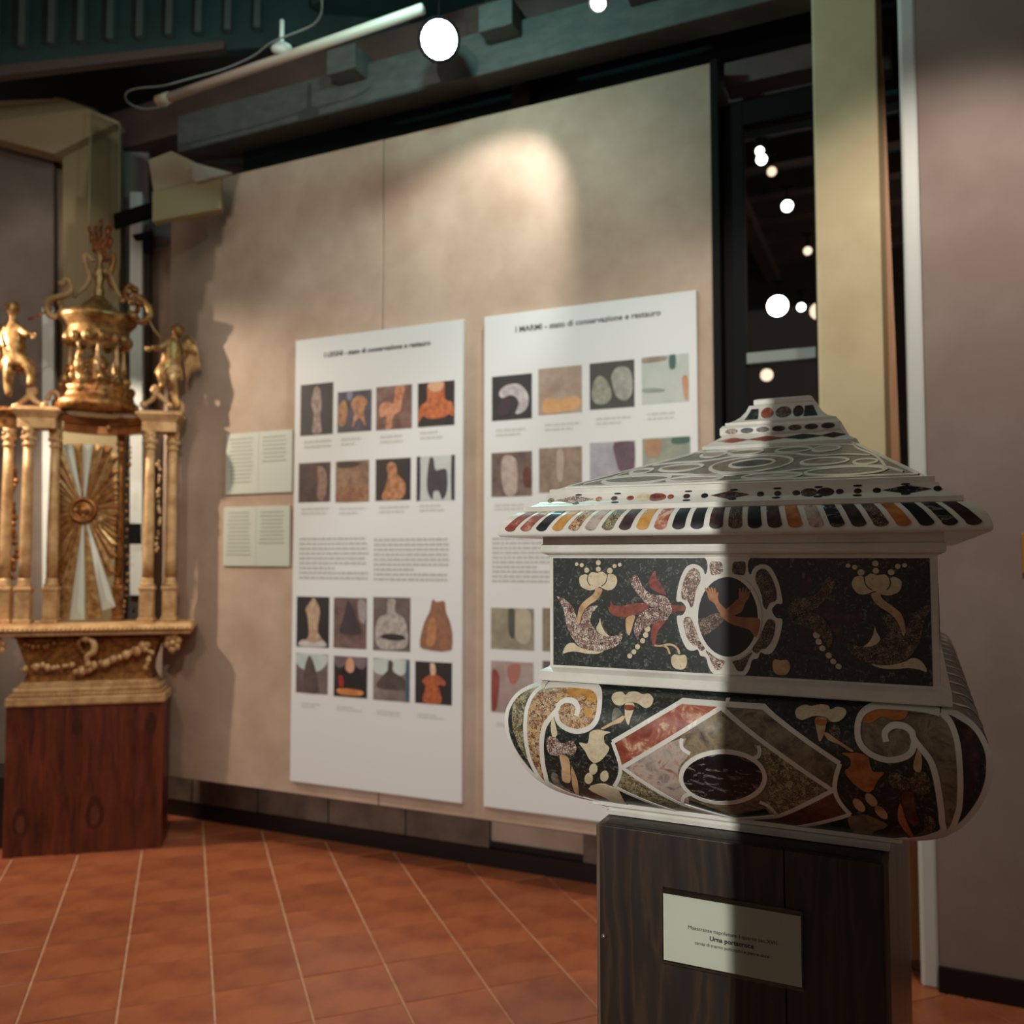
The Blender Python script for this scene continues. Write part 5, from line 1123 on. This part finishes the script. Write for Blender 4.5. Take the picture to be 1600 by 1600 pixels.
for k, (u0, hw_, m_) in enumerate(((-.085, .030, REDBR), (-.022, .034, REDJ), (.045, .036, GREEN), (.100, .022, PURP))):
    patch([(u0-hw_, ZT+.017), (u0, ZT+.0115), (u0+hw_, ZT+.017), (u0, ZT+.0235)], TS_, .0012, .006).build('lozenge_inlay', m_, fin)
for k in range(7):
    u0 = -.090+k*.030
    patch([(u0+.0125*math.cos(t_*PI/7), ZT+.0375+.0055*math.sin(t_*PI/7)) for t_ in range(14)], TS_, .0008, .005).build('oval_inlay', [SPECK, BLACKV, SPECKD, BLACKV, SPECKD, PURP, PURP][k], fin)
for u0, w0, m_ in ((-.056, .013, GREEN), (-.027, .012, REDBR), (.004, .015, SPECKD), (.032, .010, PURP), (.056, .013, GREEN)):
    patch([(u0+w0*math.cos(t_*PI/8), ZT+.075+.0125*math.sin(t_*PI/8)) for t_ in range(16)] if m_ is not GREEN else [(u0-w0, ZT+.062), (u0+w0, ZT+.062), (u0+w0*(.2 if u0 > 0 else .9), ZT+.086), (u0-w0*(.9 if u0 > 0 else .2), ZT+.086)], TS_, .0010, .006).build('cove_inlay', m_, fin)
# side flanks of the bowl and of the casket: inlaid panels on both long sides
for sg in (-1, 1):
    def RS(u, v, off):
        (w_, hl, zz_), i_ = interp(bowlp, v); return U(sg*(w_+off), sg*(u-LC)+LC, zz_)
    def RC(u, v, off): return U(sg*(.262+off), sg*(u-LC)+LC, v)
    patch([(.04, -.1595), (2*LC-.04, -.1595), (2*LC-.04, -.0005), (.04, -.0005)], RC, .0006).build('dark_ground', GREEN, cas)
    for k in range(5):
        b0 = .13+k*.24
        patch([(b0+.07*math.cos(t_*PI/10), -.08+.045*math.sin(t_*PI/10)) for t_ in range(20)], RC, .0012).build('inlay', (SPECKD, REDJ, SPECK)[k % 3], cas)
        ribbon([Vector((b0+.07*math.cos(t_*PI/10), -.08+.045*math.sin(t_*PI/10))) for t_ in range(20)], .005, RC, .0018, closed=True, n=1).build('white_line', MARBLE, cas)
    for k in range(11):
        b0 = .03+k*.11
        patch([(b0, -.28), (b0+.07, -.285), (b0+.085, -.24), (b0+.060, -.2), (b0+.03, -.190), (b0-.005, -.194), (b0-.01, -.24)], RS, .0010, .012).build('inlay', (SPECKD, GREYBR, DKRED)[k % 3], bowl)
        ribbon([(b0+.090, -.285), (b0+.095, -.24), (b0+.075, -.2), (b0+.04, -.188)], .005, RS, .0016).build('white_line', MARBLE, bowl)
